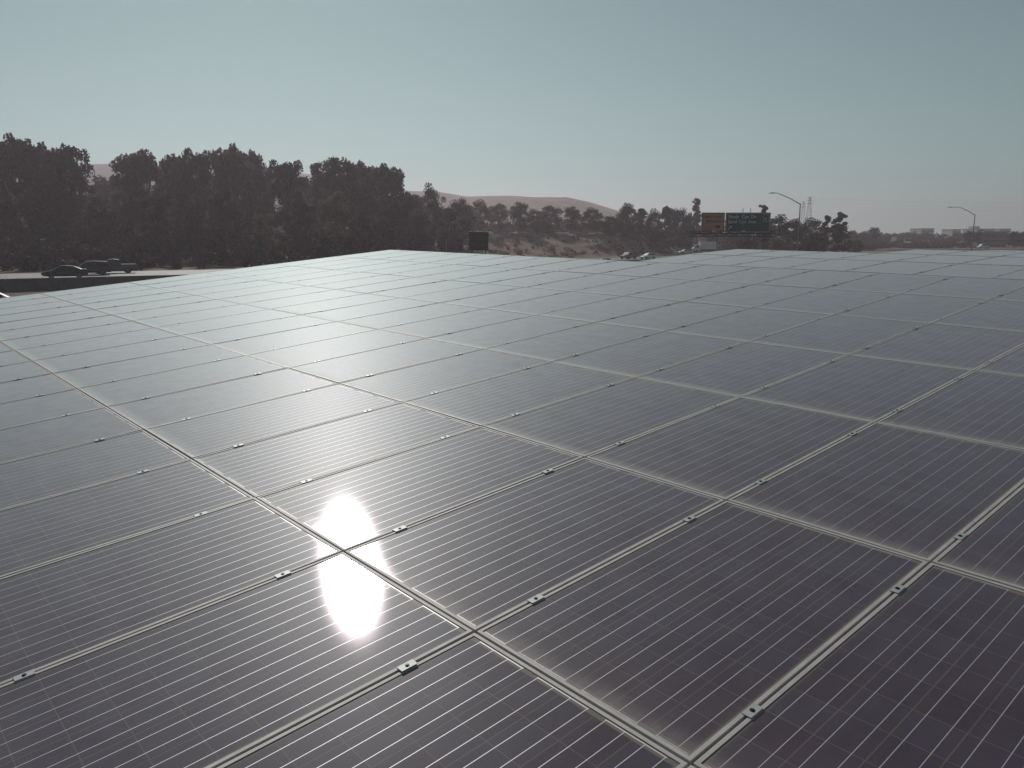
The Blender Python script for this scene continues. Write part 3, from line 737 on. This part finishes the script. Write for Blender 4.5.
def lamp(px, ytop, depth, pxend, yend, pxelbow, label):
    x, y = gp(px, depth); z0 = zg(x, y); zt = zat(ytop, depth)
    o = empty('street_lamp', (x, y, z0)); H = zt - z0
    dx = (pxend - px) / F * depth; zend = zat(yend, depth) - z0; ex_ = (pxelbow - px) / F * depth
    m_ = MB(); m_.tube([(0,0,-.2),(0,0,H*.5),(0,0,H)], [.13,.10,.075], 10); m_.tube([(0,0,-.2),(0,0,.35)], .2, 10); m_.build('pole', M['steel'], o)
    m_ = MB(); m_.tube([(0,0,H-.12),(ex_*.45,0,H+(zend-H)*.5),(ex_*.8,0,H+(zend-H)*.84),(ex_,0,zend+.02),(dx+.5*(1 if dx<0 else -1),0,zend+.05)], [.07,.062,.056,.05,.045], 8); m_.build('arm', M['steel'], o)
    h_ = MB(); s_ = 1 if dx < 0 else -1
    a, b = dx, dx + s_*.75
    h_.face([(a,-.09,zend-.04),(b,-.14,zend-.05),(b,.14,zend-.05),(a,.09,zend-.04)]); h_.face([(a,-.06,zend+.05),(b,-.09,zend+.12),(b,.09,zend+.12),(a,.06,zend+.05)])
    q0 = [(a,-.09,zend-.04),(b,-.14,zend-.05),(b,.14,zend-.05),(a,.09,zend-.04)]; q1 = [(a,-.06,zend+.05),(b,-.09,zend+.12),(b,.09,zend+.12),(a,.06,zend+.05)]
    for k in range(4): h_.face([q0[k],q0[(k+1)%4],q1[(k+1)%4],q1[k]])
    h_.build('lamp_head', M['steel'], o)
    tag(o, label, 'street lamp', 'street lamps with long curved arms')
lamp(798.3, 203.5, 125.0, 767, 193.2, 775, 'taller nearer street lamp with curved arm just right of the green sign')
lamp(972.8, 214.5, 165.0, 945.5, 207.4, 957, 'smaller street lamp with curved arm at the far right before the buildings')

def pylon(px, ytop, depth, label, wbase):
    x, y = gp(px, depth); z0 = zg(x, y); H = zat(ytop, depth) - z0
    o = empty('transmission_tower', (x, y, z0)); m_ = MB(); lv = 9; prev = None
    for k in range(lv + 1):
        t = k / lv; hw = wbase * (1 - t) ** 1.15 / 2 + 0.55; z = H * (t ** 0.85)
        c = [Vector((a*hw, b*hw, z)) for a, b in ((1,1),(-1,1),(-1,-1),(1,-1))]
        for q in range(4):
            m_.tube([c[q], c[(q+1)%4]], .09, 4, False)
            if prev:
                m_.tube([prev[q], c[q]], .17, 4, False); m_.tube([prev[q], c[(q+1)%4]], .08, 4, False)
        prev = c
    m_.build('lattice_mast', M['rust'], o)
    for zz, wd in ((.82, 4.2), (.91, 3.4), (.985, 2.4)):
        a = MB(); z = H*zz; a.tube([(-wd,0,z),(0,0,z+.7),(wd,0,z)], .16, 4); a.tube([(-wd,0,z),(wd,0,z)], .14, 4); a.build('cross_arm', M['rust'], o)
    tag(o, label, 'pylon', 'lattice power pylons'); return x, y, z0 + H
P1 = pylon(807.5, 197, 900.0, 'taller lattice power pylon standing behind the trees right of the lamp pole', 7)
P2 = pylon(801.5, 201, 1150.0, 'fainter lattice power pylon right behind the lamp pole top', 8)
for k, (dz, dx_, lb) in enumerate(((-1, 2.4, 'topmost thin power line running from the pylon to the right'), (-4.5, 3.4, 'middle thin power line running from the pylon to the right'), (-8.5, 4.2, 'lowest thin power line running from the pylon to the right'))):
    m_ = MB(); e = Vector((*gp(1300, 760), 44 - k*4)); a = Vector((P1[0]+dx_, P1[1], P1[2]+dz)); n_ = 14; pts = []
    for q in range(n_+1):
        t = q/n_; p = a.lerp(e, t); p.z -= 7*4*t*(1-t); pts.append(p)
    m_.tube(pts, .03, 4, False); tag(m_.build('power_line', M['rust']), lb, 'power line', 'power lines')

# sign seen from behind in the middle, thin sign at left
def sign_back(px0, px1, py0, py1, depth, label, mp, posts, name='road_sign'):
    x0_, y_ = gp(px0, depth); x1_, _ = gp(px1, depth); zt, zb = zat(py0, depth), zat(py1, depth)
    zgd = zg((x0_+x1_)/2, y_); o = empty(name, ((x0_+x1_)/2, y_, zgd)); w = (x1_-x0_)/2
    m_ = MB(); m_.box((-w, -.03, zb-zgd), (w, .03, zt-zgd)); pl = m_.build('sign_plate', mp, o)
    r_ = MB()
    for q in (.15, .5, .85): r_.box((-w*.96, -.09, zb-zgd+(zt-zb)*q-.04), (w*.96, -.032, zb-zgd+(zt-zb)*q+.04))
    r_.build('stiffener', M['rust'], pl)
    for q in posts:
        m_ = MB(); m_.tube([(w*q, .1, -.2), (w*q, .1, zt-zgd-.1)], .07, 8); m_.build('post', M['rust'], o)
    return tag(o, label, 'road sign')
M['dk'] = mat('sign_back_dark', (0.11, 0.078, 0.10), 0.85, noise=(0.14, 0.10, 0.125), noise_scale=1.5)
sign_back(469, 488.3, 232, 250.5, 104.0, 'dark back of a square road sign before the brown slope', M['dk'], (-.7, .7))
M['grn2'] = mat('sign_back_grey', (0.07, 0.085, 0.085), 0.6, noise=(0.10,0.115,0.115), noise_scale=2)
sign_back(256, 262, 240.5, 262, 101.0, 'narrow grey roadside sign standing before the tall trees at left', M['grn2'], (0,))
for px, lb in ((446.2, 'short pale post nearer the tall trees left of the dark sign back'), (463.8, 'short pale post right beside the dark sign back')):
    x, y = gp(px, 112); m_ = MB(); z1 = zat(240, 112); m_.tube([(x, y, 0.9), (x, y, z1)], .06, 8)
    tag(m_.build('post', M['steel']), lb, 'post')

# ------------------------------------------------------------------ far buildings
M['bpale'] = mat('pale_render', (0.36, 0.335, 0.33), 0.8, noise=(0.40,0.375,0.37), noise_scale=0.2)
M['bgrey'] = mat('grey_cladding', (0.14, 0.12, 0.13), 0.8, noise=(0.18,0.155,0.165), noise_scale=0.2)
M['roofm'] = mat('flat_roof', (0.33, 0.30, 0.29), 0.9)
def building(px0, px1, ytop, depth, dep, label, m, rows_=3, cols=6, pent=None):
    xa, y = gp(px0, depth); xb, _ = gp(px1, depth); xc = (xa+xb)/2; z0 = zg(xc, y) - 1; H = zat(ytop, depth) - z0; w = (xb-xa)/2
    o = empty('building', (xc, y, z0))
    m_ = MB(); m_.box((-w, 0, 0), (w, dep, H)); m_.build('wall', m, o)
    r_ = MB(); r_.box((-w-.3, -.3, H+.002), (w+.3, dep+.3, H+.6)); rf = r_.build('roof', M['roofm'], o)
    if pent:
        p_ = MB(); p_.box((w*pent[0], dep*.3, H+.602), (w*pent[1], dep*.7, H+2.6)); p_.build('rooftop_unit', m, rf)
    fh = min(4.0, H / (rows_ + .5)); cw = 2*w/cols
    for a in range(rows_):
        for b in range(cols):
            f_ = MB(); x = -w + cw*(b+.5); z = H - fh*(a+.75)
            f_.box((x-cw*.32, -.08, z-fh*.28), (x+cw*.32, .02, z+fh*.28)); fo = f_.build('window', M['bgrey'] if m is M['bpale'] else M['bpale'], o)
            g_ = MB(); g_.box((x-cw*.28, -.11, z-fh*.22), (x+cw*.28, -.082, z+fh*.22)); g_.build('pane', M['glass'], fo)
    return tag(o, label, 'building')
building(921, 933.5, 229.0, 700, 20, 'pale flat building farthest left on the right skyline', M['bpale'], 2, 5)
building(952, 960.5, 229.8, 720, 18, 'small pale building just left of the smaller street lamp', M['bpale'], 2, 4)
building(976, 994, 229.3, 690, 22, 'wide pale building right of the smaller street lamp', M['bpale'], 2, 7, (-.8, -.2))
building(1000, 1010, 229.3, 710, 20, 'pale block behind the windowed grey building', M['bpale'], 2, 4)
building(984, 1007, 232.4, 425, 18, 'grey building with rows of windows at the far right', M['bgrey'], 3, 9)
# small pale roof among the brush
x, y = gp(881, 470); z0 = zg(x, y); o = empty('shed', (x, y, z0)); zt = zat(233.6, 470) - z0
m_ = MB(); m_.box((-1.7,-1.5,-.2),(1.7,1.5,zt-.9)); m_.build('wall', M['bgrey'], o)
m_ = MB()
for s_ in (1,-1): m_.face([(-2, s_*1.8, zt-.9),(2, s_*1.8, zt-.9),(2,0,zt),(-2,0,zt)])
for s_ in (1,-1): m_.face([(s_*2,-1.8,zt-.9),(s_*2,1.8,zt-.9),(s_*2,0,zt)])
m_.build('roof', M['white'], o); tag(o, 'small shed with a white pitched roof among brown brush', 'shed')

# ------------------------------------------------------------------ trees
def leaf_cloud(blobs, n, size, r_, squash=0.8):
    vs, fs = [], []
    tot = sum(b[3]**2 for b in blobs)
    for (cx, cy, cz, br) in blobs:
        k_ = int(n * br * br / tot) + 1
        for _ in range(k_):
            th = r_.uniform(0, 2*math.pi); u = r_.uniform(-1, 1); rr = br * (r_.random() ** 0.4)
            q = math.sqrt(1-u*u); p = Vector((cx + rr*q*math.cos(th), cy + rr*q*math.sin(th), cz + rr*u*squash))
            a = Vector((r_.gauss(0,1), r_.gauss(0,1), r_.gauss(0,.7))).normalized(); b = a.orthogonal().normalized()
            ang = r_.uniform(0, 6.28); b = Matrix.Rotation(ang, 3, a) @ b; c = a.cross(b)
            s = size * r_.uniform(.55, 1.3); i = len(vs)
            vs += [tuple(p + b*s*1.25), tuple(p + c*s*.55 + b*s*.1), tuple(p - b*s*.8), tuple(p - c*s*.55 + b*s*.1)]
            fs.append((i, i+1, i+2, i+3))
    return vs, fs
def crown_mesh(kind, seed, m):
    """unit tree: height 1, half width about .3"""
    r_ = random.Random(seed); blobs = []; limbs = []
    if kind == 'tall':       # broad eucalyptus: several upright masses
        for k in range(8):       # rounded heads that break the skyline
            a = k*2.4 + r_.uniform(0, .8); d = r_.uniform(.02, .17); top = .93 - d*r_.uniform(.5, 1.3) - r_.uniform(0, .06)
            cx, cy = d*math.cos(a), d*math.sin(a); limbs.append((cx, cy, top - .03)); br = r_.uniform(.05, .075)
            blobs.append((cx, cy, top - br*.8, br))
            for q in range(3): blobs.append((cx + r_.gauss(0,.045), cy + r_.gauss(0,.045), top - br - r_.uniform(.0,.10), r_.uniform(.035,.06)))
        for k in range(70):
            z = r_.uniform(.06, .82); env = .25*(1 - abs((z-.48)/.52)**3); a = r_.uniform(0, 6.28); d = env*math.sqrt(r_.random())
            blobs.append((d*math.cos(a), d*math.sin(a), z, r_.uniform(.045, .085)))
        n, sz = 10500, .0165
    elif kind == 'round':
        for k in range(48):
            a = r_.uniform(0,6.28); u = r_.uniform(-.95,1); d = .30*math.sqrt(max(0,1-u*u*.9))*r_.uniform(.35,1)
            blobs.append((d*math.cos(a), d*math.sin(a), .50+.39*u, r_.uniform(.07,.13)))
            if k % 5 == 0: limbs.append((d*math.cos(a)*.8, d*math.sin(a)*.8, .5+.3*u))
        n, sz = 5500, .019
    elif kind == 'slim':     # thin gum with separate tufts
        for k in range(30):
            z = .30 + .62*k/29; a = r_.uniform(0,6.28); d = r_.uniform(.0,.12)*(1.15-.5*z); blobs.append((d*math.cos(a), d*math.sin(a), z, r_.uniform(.025,.055)))
            if k % 4 == 0: limbs.append((d*math.cos(a), d*math.sin(a), z))
        n, sz = 2600, .016
    elif kind == 'feather':  # pepper tree with drooping tiers
        for k in range(44):
            z = r_.uniform(.08,.92); d = .26*(1-.65*z)*math.sqrt(r_.random()); a = r_.uniform(0,6.28)
            blobs.append((d*math.cos(a), d*math.sin(a), z, r_.uniform(.045,.08)))
            if k % 7 == 0: limbs.append((d*math.cos(a), d*math.sin(a), z))
        n, sz = 4500, .017
    else:                    # bush
        for k in range(26):
            a = r_.uniform(0,6.28); d = .5*math.sqrt(r_.random()); blobs.append((d*math.cos(a), d*math.sin(a), r_.uniform(.12,.78)*(1-.5*d), r_.uniform(.14,.24)))
        n, sz = 2400, .04
    vs, fs = leaf_cloud(blobs, n, sz, r_)
    me = bpy.data.meshes.new('crown'); me.from_pydata(vs, [], fs); me.update(); me.materials.append(m)
    t = MB(); tr = .016 if kind != 'slim' else .012
    if kind == 'bush':
        for k in range(4):
            a = r_.uniform(0,6.28); t.tube([(0,0,-.05),(.15*math.cos(a),.15*math.sin(a),.3),(.3*math.cos(a),.3*math.sin(a),.55)], [.03,.02,.01], 6)
    else:
        bend = [(0,0,-.03),(r_.uniform(-.012,.012), r_.uniform(-.012,.012), .2),(r_.uniform(-.02,.02), r_.uniform(-.02,.02), .45),(r_.uniform(-.025,.025),0,.78)]
        t.tube(bend, [tr*1.3, tr, tr*.75, tr*.3], 8)
        for (lx, ly, lz) in limbs:
            zb = max(.15, lz*.5); t.tube([(bend[1][0], bend[1][1], zb),(lx*.6, ly*.6, zb+(lz-zb)*.5),(lx, ly, lz)], [tr*.6, tr*.42, tr*.15], 6)
    return me, t
CR = {}
def crown(kind, seed, leaf, bark='bark'):
    key = (kind, seed, leaf)
    if key not in CR:
        me, t = crown_mesh(kind, seed*31 + hash(kind) % 7 * 0 + len(kind), M[leaf]); CR[key] = (me, t.mesh('trunk', M[bark], True))
    return CR[key]
def tree(px, ytop, depth, wpx, kind, seed, leaf, label, cat='tree', group=None, bark='bark', zbase=None, name=None):
    x, y = gp(px, depth); z0 = zg(x, y) if zbase is None else zbase
    H = (zat(ytop, depth) - z0) / (.915 if kind == 'tall' else .97); wd = wpx / F * depth
    unit = {'tall': .27, 'round': .36, 'slim': .14, 'feather': .24, 'bush': .62}[kind]
    if kind == 'bush': H *= 1.02
    o = empty(name or {'tall': 'eucalyptus_tree', 'round': 'round_tree', 'slim': 'slim_gum_tree', 'feather': 'pepper_tree', 'bush': 'bush'}[kind], (x, y, z0), rnd.uniform(0, 6.28))
    sxy = wd / unit * (.86 if kind == 'tall' else 1)
    o.scale = (sxy, sxy, H)
    cm, tm = crown(kind, seed, leaf, bark)
    link('crown', cm, o)
    link('trunk', tm, o)
    return tag(o, label, cat, group)
GL_ = 'tall trees beside the left road'
L = [ # px, ytop, depth, half width px, kind, seed, leaf, label
 (-14, 146, 117, 26, 'tall', 1, 'leaf_dark', 'dark eucalyptus cut by the left photo edge'),
 (22, 131, 116, 30, 'tall', 2, 'leaf_dark', 'tallest dark eucalyptus in the clump at the far left'),
 (50, 138, 121, 26, 'tall', 3, 'leaf_dark', 'dark eucalyptus in the middle of the far left clump'),
 (72, 140, 117, 28, 'tall', 4, 'leaf_dark', 'broad dark eucalyptus at the right end of the far left clump'),
 (2, 190, 113, 26, 'feather', 1, 'leaf_dark', 'low dark feathery tree at the left edge behind the road'),
 (104, 192, 114, 22, 'feather', 2, 'leaf_mid', 'low olive tree filling the sky gap behind the pickup truck'),
 (122, 184, 122, 20, 'round', 1, 'leaf_mid', 'low round tree at the bottom of the sky gap at left'),
 (149, 145, 122, 32, 'tall', 5, 'leaf_mid', 'wide domed eucalyptus right of the sky gap'),
 (176, 149, 130, 22, 'tall', 1, 'leaf_dark', 'eucalyptus second right of the sky gap, set back'),
 (199, 146, 125, 25, 'tall', 2, 'leaf_mid', 'eucalyptus with a twin tip left of the tallest central tree'),
 (160, 190, 115, 24, 'feather', 1, 'leaf_mid', 'shaded pepper tree in front of the wide domed eucalyptus'),
 (192, 200, 116, 20, 'feather', 2, 'leaf_dark', 'dark drooping tree in front of the twin tipped eucalyptus'),
 (237, 139.5, 124, 26, 'tall', 3, 'leaf_mid', 'tallest eucalyptus in the middle of the left tree row'),
 (258, 147, 132, 20, 'tall', 4, 'leaf_dark', 'eucalyptus leaning on the right of the tallest central tree'),
 (226, 186, 116, 22, 'feather', 3, 'leaf_mid', 'olive feathery tree below the tallest central eucalyptus'),
 (265, 212, 113, 16, 'feather', 4, 'leaf_tan', 'tan dry pepper tree behind the narrow grey sign'),
 (290, 155.5, 124, 24, 'tall', 5, 'leaf_dark', 'dark upright eucalyptus right of the tan pepper tree'),
 (318, 160, 134, 15, 'slim', 1, 'leaf_mid', 'slim gum with a loose tuft on top in the left tree row'),
 (306, 198, 119, 20, 'feather', 1, 'leaf_mid', 'low tree at the foot of the dark upright eucalyptus'),
 (345, 151, 130, 26, 'tall', 1, 'leaf_mid', 'eucalyptus with a rounded broad top right of the slim gum'),
 (364, 158, 138, 18, 'tall', 2, 'leaf_mid', 'eucalyptus half behind the rounded broad topped one'),
 (335, 190, 121, 20, 'feather', 3, 'leaf_tan', 'pale feathery tree below the rounded broad topped eucalyptus'),
 (358, 205, 122, 18, 'feather', 4, 'leaf_mid', 'drooping olive tree right of the pale feathery tree'),
 (388, 160.5, 136, 25, 'tall', 3, 'leaf_mid', 'last tall eucalyptus at the right end of the left row'),
 (410, 190, 138, 16, 'tall', 4, 'leaf_mid', 'shorter eucalyptus stepping down from the left tree row'),
 (386, 205, 124, 20, 'feather', 2, 'leaf_mid', 'low dark tree at the foot of the last tall eucalyptus'),
 (434, 182.5, 150, 15, 'round', 1, 'leaf_mid', 'gum with an open twin tuft at the end of the row'),
 (420, 208, 134, 18, 'feather', 1, 'leaf_mid', 'low tree left of the twin tuft gum'),
 (446, 204, 150, 18, 'round', 2, 'leaf_mid', 'round purple brown tree under the twin tuft gum'),
 (462, 198, 160, 18, 'round', 3, 'leaf_mid', 'round tree above the dark sign back'),
 (8, 172, 150, 34, 'round', 2, 'leaf_dark', 'dark round tree filling in behind the far left clump'),
 (58, 176, 152, 34, 'round', 1, 'leaf_dark', 'second dark round tree filling in behind the far left clump'),
 (108, 175, 152, 26, 'round', 3, 'leaf_mid', 'round tree whose top just meets the hill line in the sky gap'),
 (134, 172, 156, 24, 'tall', 5, 'leaf_mid', 'olive tree at the right side of the sky gap'),
 (180, 172, 154, 34, 'round', 1, 'leaf_mid', 'round tree filling in behind the twin tipped eucalyptus'),
 (222, 168, 156, 32, 'round', 2, 'leaf_mid', 'round tree filling in behind the tallest central eucalyptus'),
 (274, 178, 156, 26, 'round', 3, 'leaf_mid', 'round tree between the tallest central and the dark upright eucalyptus'),
 (308, 176, 158, 26, 'tall', 2, 'leaf_mid', 'tree filling in behind the slim gum'),
 (330, 168, 160, 22, 'tall', 4, 'leaf_mid', 'tree filling in left of the rounded broad topped eucalyptus'),
 (372, 180, 162, 30, 'round', 1, 'leaf_mid', 'round tree filling in behind the last tall eucalyptus'),
 (408, 200, 160, 24, 'round', 2, 'leaf_mid', 'low round tree below the shorter stepping eucalyptus'),
 (418, 191, 165, 12, 'tall', 1, 'leaf_mid', 'narrow tree between the shorter eucalyptus and the twin tuft gum'),
]
for (px, yt, d, wp, kd, sd, lf, lb) in L:
    tree(px, yt, d * (1.27 if kd == 'feather' else 1.42), wp, kd, sd, lf, lb, group=GL_)
G2 = 'trees along the top of the brown slope'
Mid = [
 (480, 199, 262, 12, 'round', 1, 'leaf_mid', 'first tree left on top of the brown slope'),
 (498, 202, 268, 13, 'round', 2, 'leaf_tan', 'pale open tree second from left on the slope top'),
 (519, 201.5, 262, 14, 'round', 3, 'leaf_mid', 'rounded tree with a pointed top right of the pale open tree'),
 (536, 209, 268, 13, 'round', 1, 'leaf_mid', 'lower tree between two rounded trees on the slope top'),
 (551, 204, 262, 14, 'round', 2, 'leaf_mid', 'round tree in the middle of the slope line'),
 (572, 206, 266, 12, 'round', 3, 'leaf_tan', 'light olive tree right of the slope middle'),
 (592, 207.5, 264, 13, 'round', 1, 'leaf_mid', 'arched tree below the right end of the hill'),
 (611, 215, 262, 13, 'round', 2, 'leaf_dark', 'low dark tree left of the peaked dark tree'),
 (628, 202.5, 264, 14, 'round', 3, 'leaf_dark', 'peaked dark tree where the hill meets the sky'),
 (641, 208, 268, 9, 'slim', 3, 'leaf_dark', 'thin dark tree right of the peaked dark tree'),
 (652, 208.5, 272, 11, 'round', 1, 'leaf_mid', 'tree with two domes between the thin tree and the big clump'),
 (665, 204, 278, 10, 'tall', 5, 'leaf_dark', 'spiky tree on the left of the big clump before the sign'),
 (678, 205.5, 282, 13, 'round', 2, 'leaf_dark', 'big dark tree left of the orange sign'),
 (688, 212, 284, 9, 'round', 3, 'leaf_dark', 'dark tree directly left of the slim tall gum'),
 (696.5, 197, 305, 7.5, 'slim', 1, 'leaf_dark', 'slim tall gum rising at the left end of the gantry'),
 (683, 227.5, 302, 11, 'bush', 1, 'leaf_tan', 'pale tan bush below the trees left of the gantry'),
 (656, 234, 275, 12, 'bush', 2, 'leaf_tan', 'low tan bush on the slope above the white hatchback'),
]
for a in Mid: tree(*a, group=G2)
G3 = 'trees right of the road signs'
Rt = [
 (762, 203, 215, 7, 'slim', 2, 'leaf_dark', 'gum tuft sticking up behind the green sign'),
 (775, 214, 240, 18, 'round', 1, 'leaf_dark', 'dark round tree just right of the green sign'),
 (744, 214, 325, 16, 'round', 2, 'leaf_dark', 'dark tree behind the green sign'),
 (714, 215, 325, 15, 'round', 3, 'leaf_dark', 'dark tree behind the orange sign'),
 (734, 230, 300, 17, 'bush', 3, 'leaf_dark', 'dark bush under the gantry between the signs'),
 (752, 230, 232, 16, 'bush', 1, 'leaf_brush', 'brown bush under the green sign beside the gantry post'),
 (782, 231, 225, 12, 'bush', 2, 'leaf_tan', 'olive bush left of the taller lamp pole foot'),
 (793, 218, 250, 13, 'round', 3, 'leaf_dark', 'dark tree behind the taller lamp pole'),
 (811, 217.5, 252, 16, 'round', 1, 'leaf_dark', 'round topped dark tree below the pylons'),
 (825.5, 215, 248, 7, 'slim', 3, 'leaf_dark', 'small slim gum with one tuft left of the broad dark tree'),
 (838, 211, 245, 9, 'slim', 4, 'leaf_dark', 'upper gum tuft on the broad dark tree right of the pylons'),
 (838, 221, 243, 14, 'round', 2, 'leaf_dark', 'broad dark tree standing apart at the right'),
 (812, 230, 228, 14, 'bush', 3, 'leaf_dark', 'large dark bush right of the taller lamp pole foot'),
 (856, 236, 290, 8, 'bush', 1, 'leaf_dark', 'small round dark bush right of the small white car'),
 (852, 230, 420, 8, 'round', 3, 'leaf_mid', 'faint grey tree beyond the broad dark tree'),
 (862, 231, 430, 9, 'round', 1, 'leaf_mid', 'faint low tree between the dark bush and the peaked tree'),
 (874, 226, 430, 8, 'round', 2, 'leaf_dark', 'peaked dark tree beside the white roofed shed'),
 (969, 230.5, 420, 7, 'round', 3, 'leaf_dark', 'small dark tree at the foot of the smaller street lamp'),
 (979, 230, 430, 9, 'round', 1, 'leaf_dark', 'dark tree left of the windowed grey building'),
 (1014.5, 230, 400, 7, 'round', 2, 'leaf_dark', 'dark tree right of the windowed grey building'),
 (1024, 231, 400, 10, 'round', 3, 'leaf_dark', 'dark tree at the right photo edge'),
 (1046, 230, 400, 12, 'round', 1, 'leaf_dark', 'dark tree beyond the right photo edge'),
]
for a in Rt: tree(*a, group=G3)

# masses nobody could count
def scatter(name, pts, size, m, n_each, r_):
    vs, fs = [], []
    for (x, y, z, w, h) in pts:
        bl = [(x + r_.gauss(0, w*.4), y + r_.gauss(0, w*.4), z + h*r_.uniform(.15,.75), w*r_.uniform(.3,.5)) for _ in range(5)]
        a, b = leaf_cloud(bl, n_each, size, r_, .8); k = len(vs); vs += a; fs += [tuple(i+k for i in f) for f in b]
    me = bpy.data.meshes.new(name); me.from_pydata(vs, [], fs); me.update(); me.materials.append(m)
    return tag(link(name, me), kind='stuff')
r_ = random.Random(5); pts = []
for k in range(240):
    px = r_.uniform(-90, 470); t_ = r_.random(); d = (110 + max(0, px) * .05) + t_ * 50
    x, y = gp(px, d); pts.append((x, y, zg(x, y) - .2, r_.uniform(1.6, 3.2), (2.2 + 9.5 * t_) * r_.uniform(.8, 1.4)))
tag(scatter('undergrowth', pts, .30, M['leaf_dark'], 300, r_), 'dark undergrowth below the tall trees beside the left road', 'undergrowth')
pts = []
for k in range(420):
    px = r_.uniform(855, 1070) if k < 330 else r_.uniform(690, 880); d = r_.uniform(385, 600) if k < 330 else r_.uniform(320, 430)
    x, y = gp(px, d); 
    if px > 972 and d < 450: continue
    pts.append((x, y, zg(x, y) - .3, r_.uniform(2.5, 5.5), r_.uniform(1.0, 2.6)))
tag(scatter('brown_brush', pts, .55, M['leaf_brush'], 170, r_), 'low brown brush covering the field at the right', 'brush')
pts = []
for k in range(260):
    px = r_.uniform(462, 720); d = (212 + max(0, px-600)*.8) + r_.uniform(2, 62)
    x, y = gp(px, d); pts.append((x, y, zg(x, y) - .1, r_.uniform(.7, 2.2), r_.uniform(.5, 1.5)))
tag(scatter('dry_scrub', pts, .22, M['leaf_straw'], 90, r_), 'dry brown scrub on the slope below the tree line', 'scrub')
pts = []
for k in range(170):
    px = r_.uniform(455, 640); d = r_.uniform(270, 330); x, y = gp(px, d); pts.append((x, y, zg(x, y) - .2, r_.uniform(2, 4), r_.uniform(2, 5)))
tag(scatter('undergrowth', pts, .5, M['leaf_mid'], 130, r_), 'shaded undergrowth behind the trees on top of the brown slope', 'undergrowth')
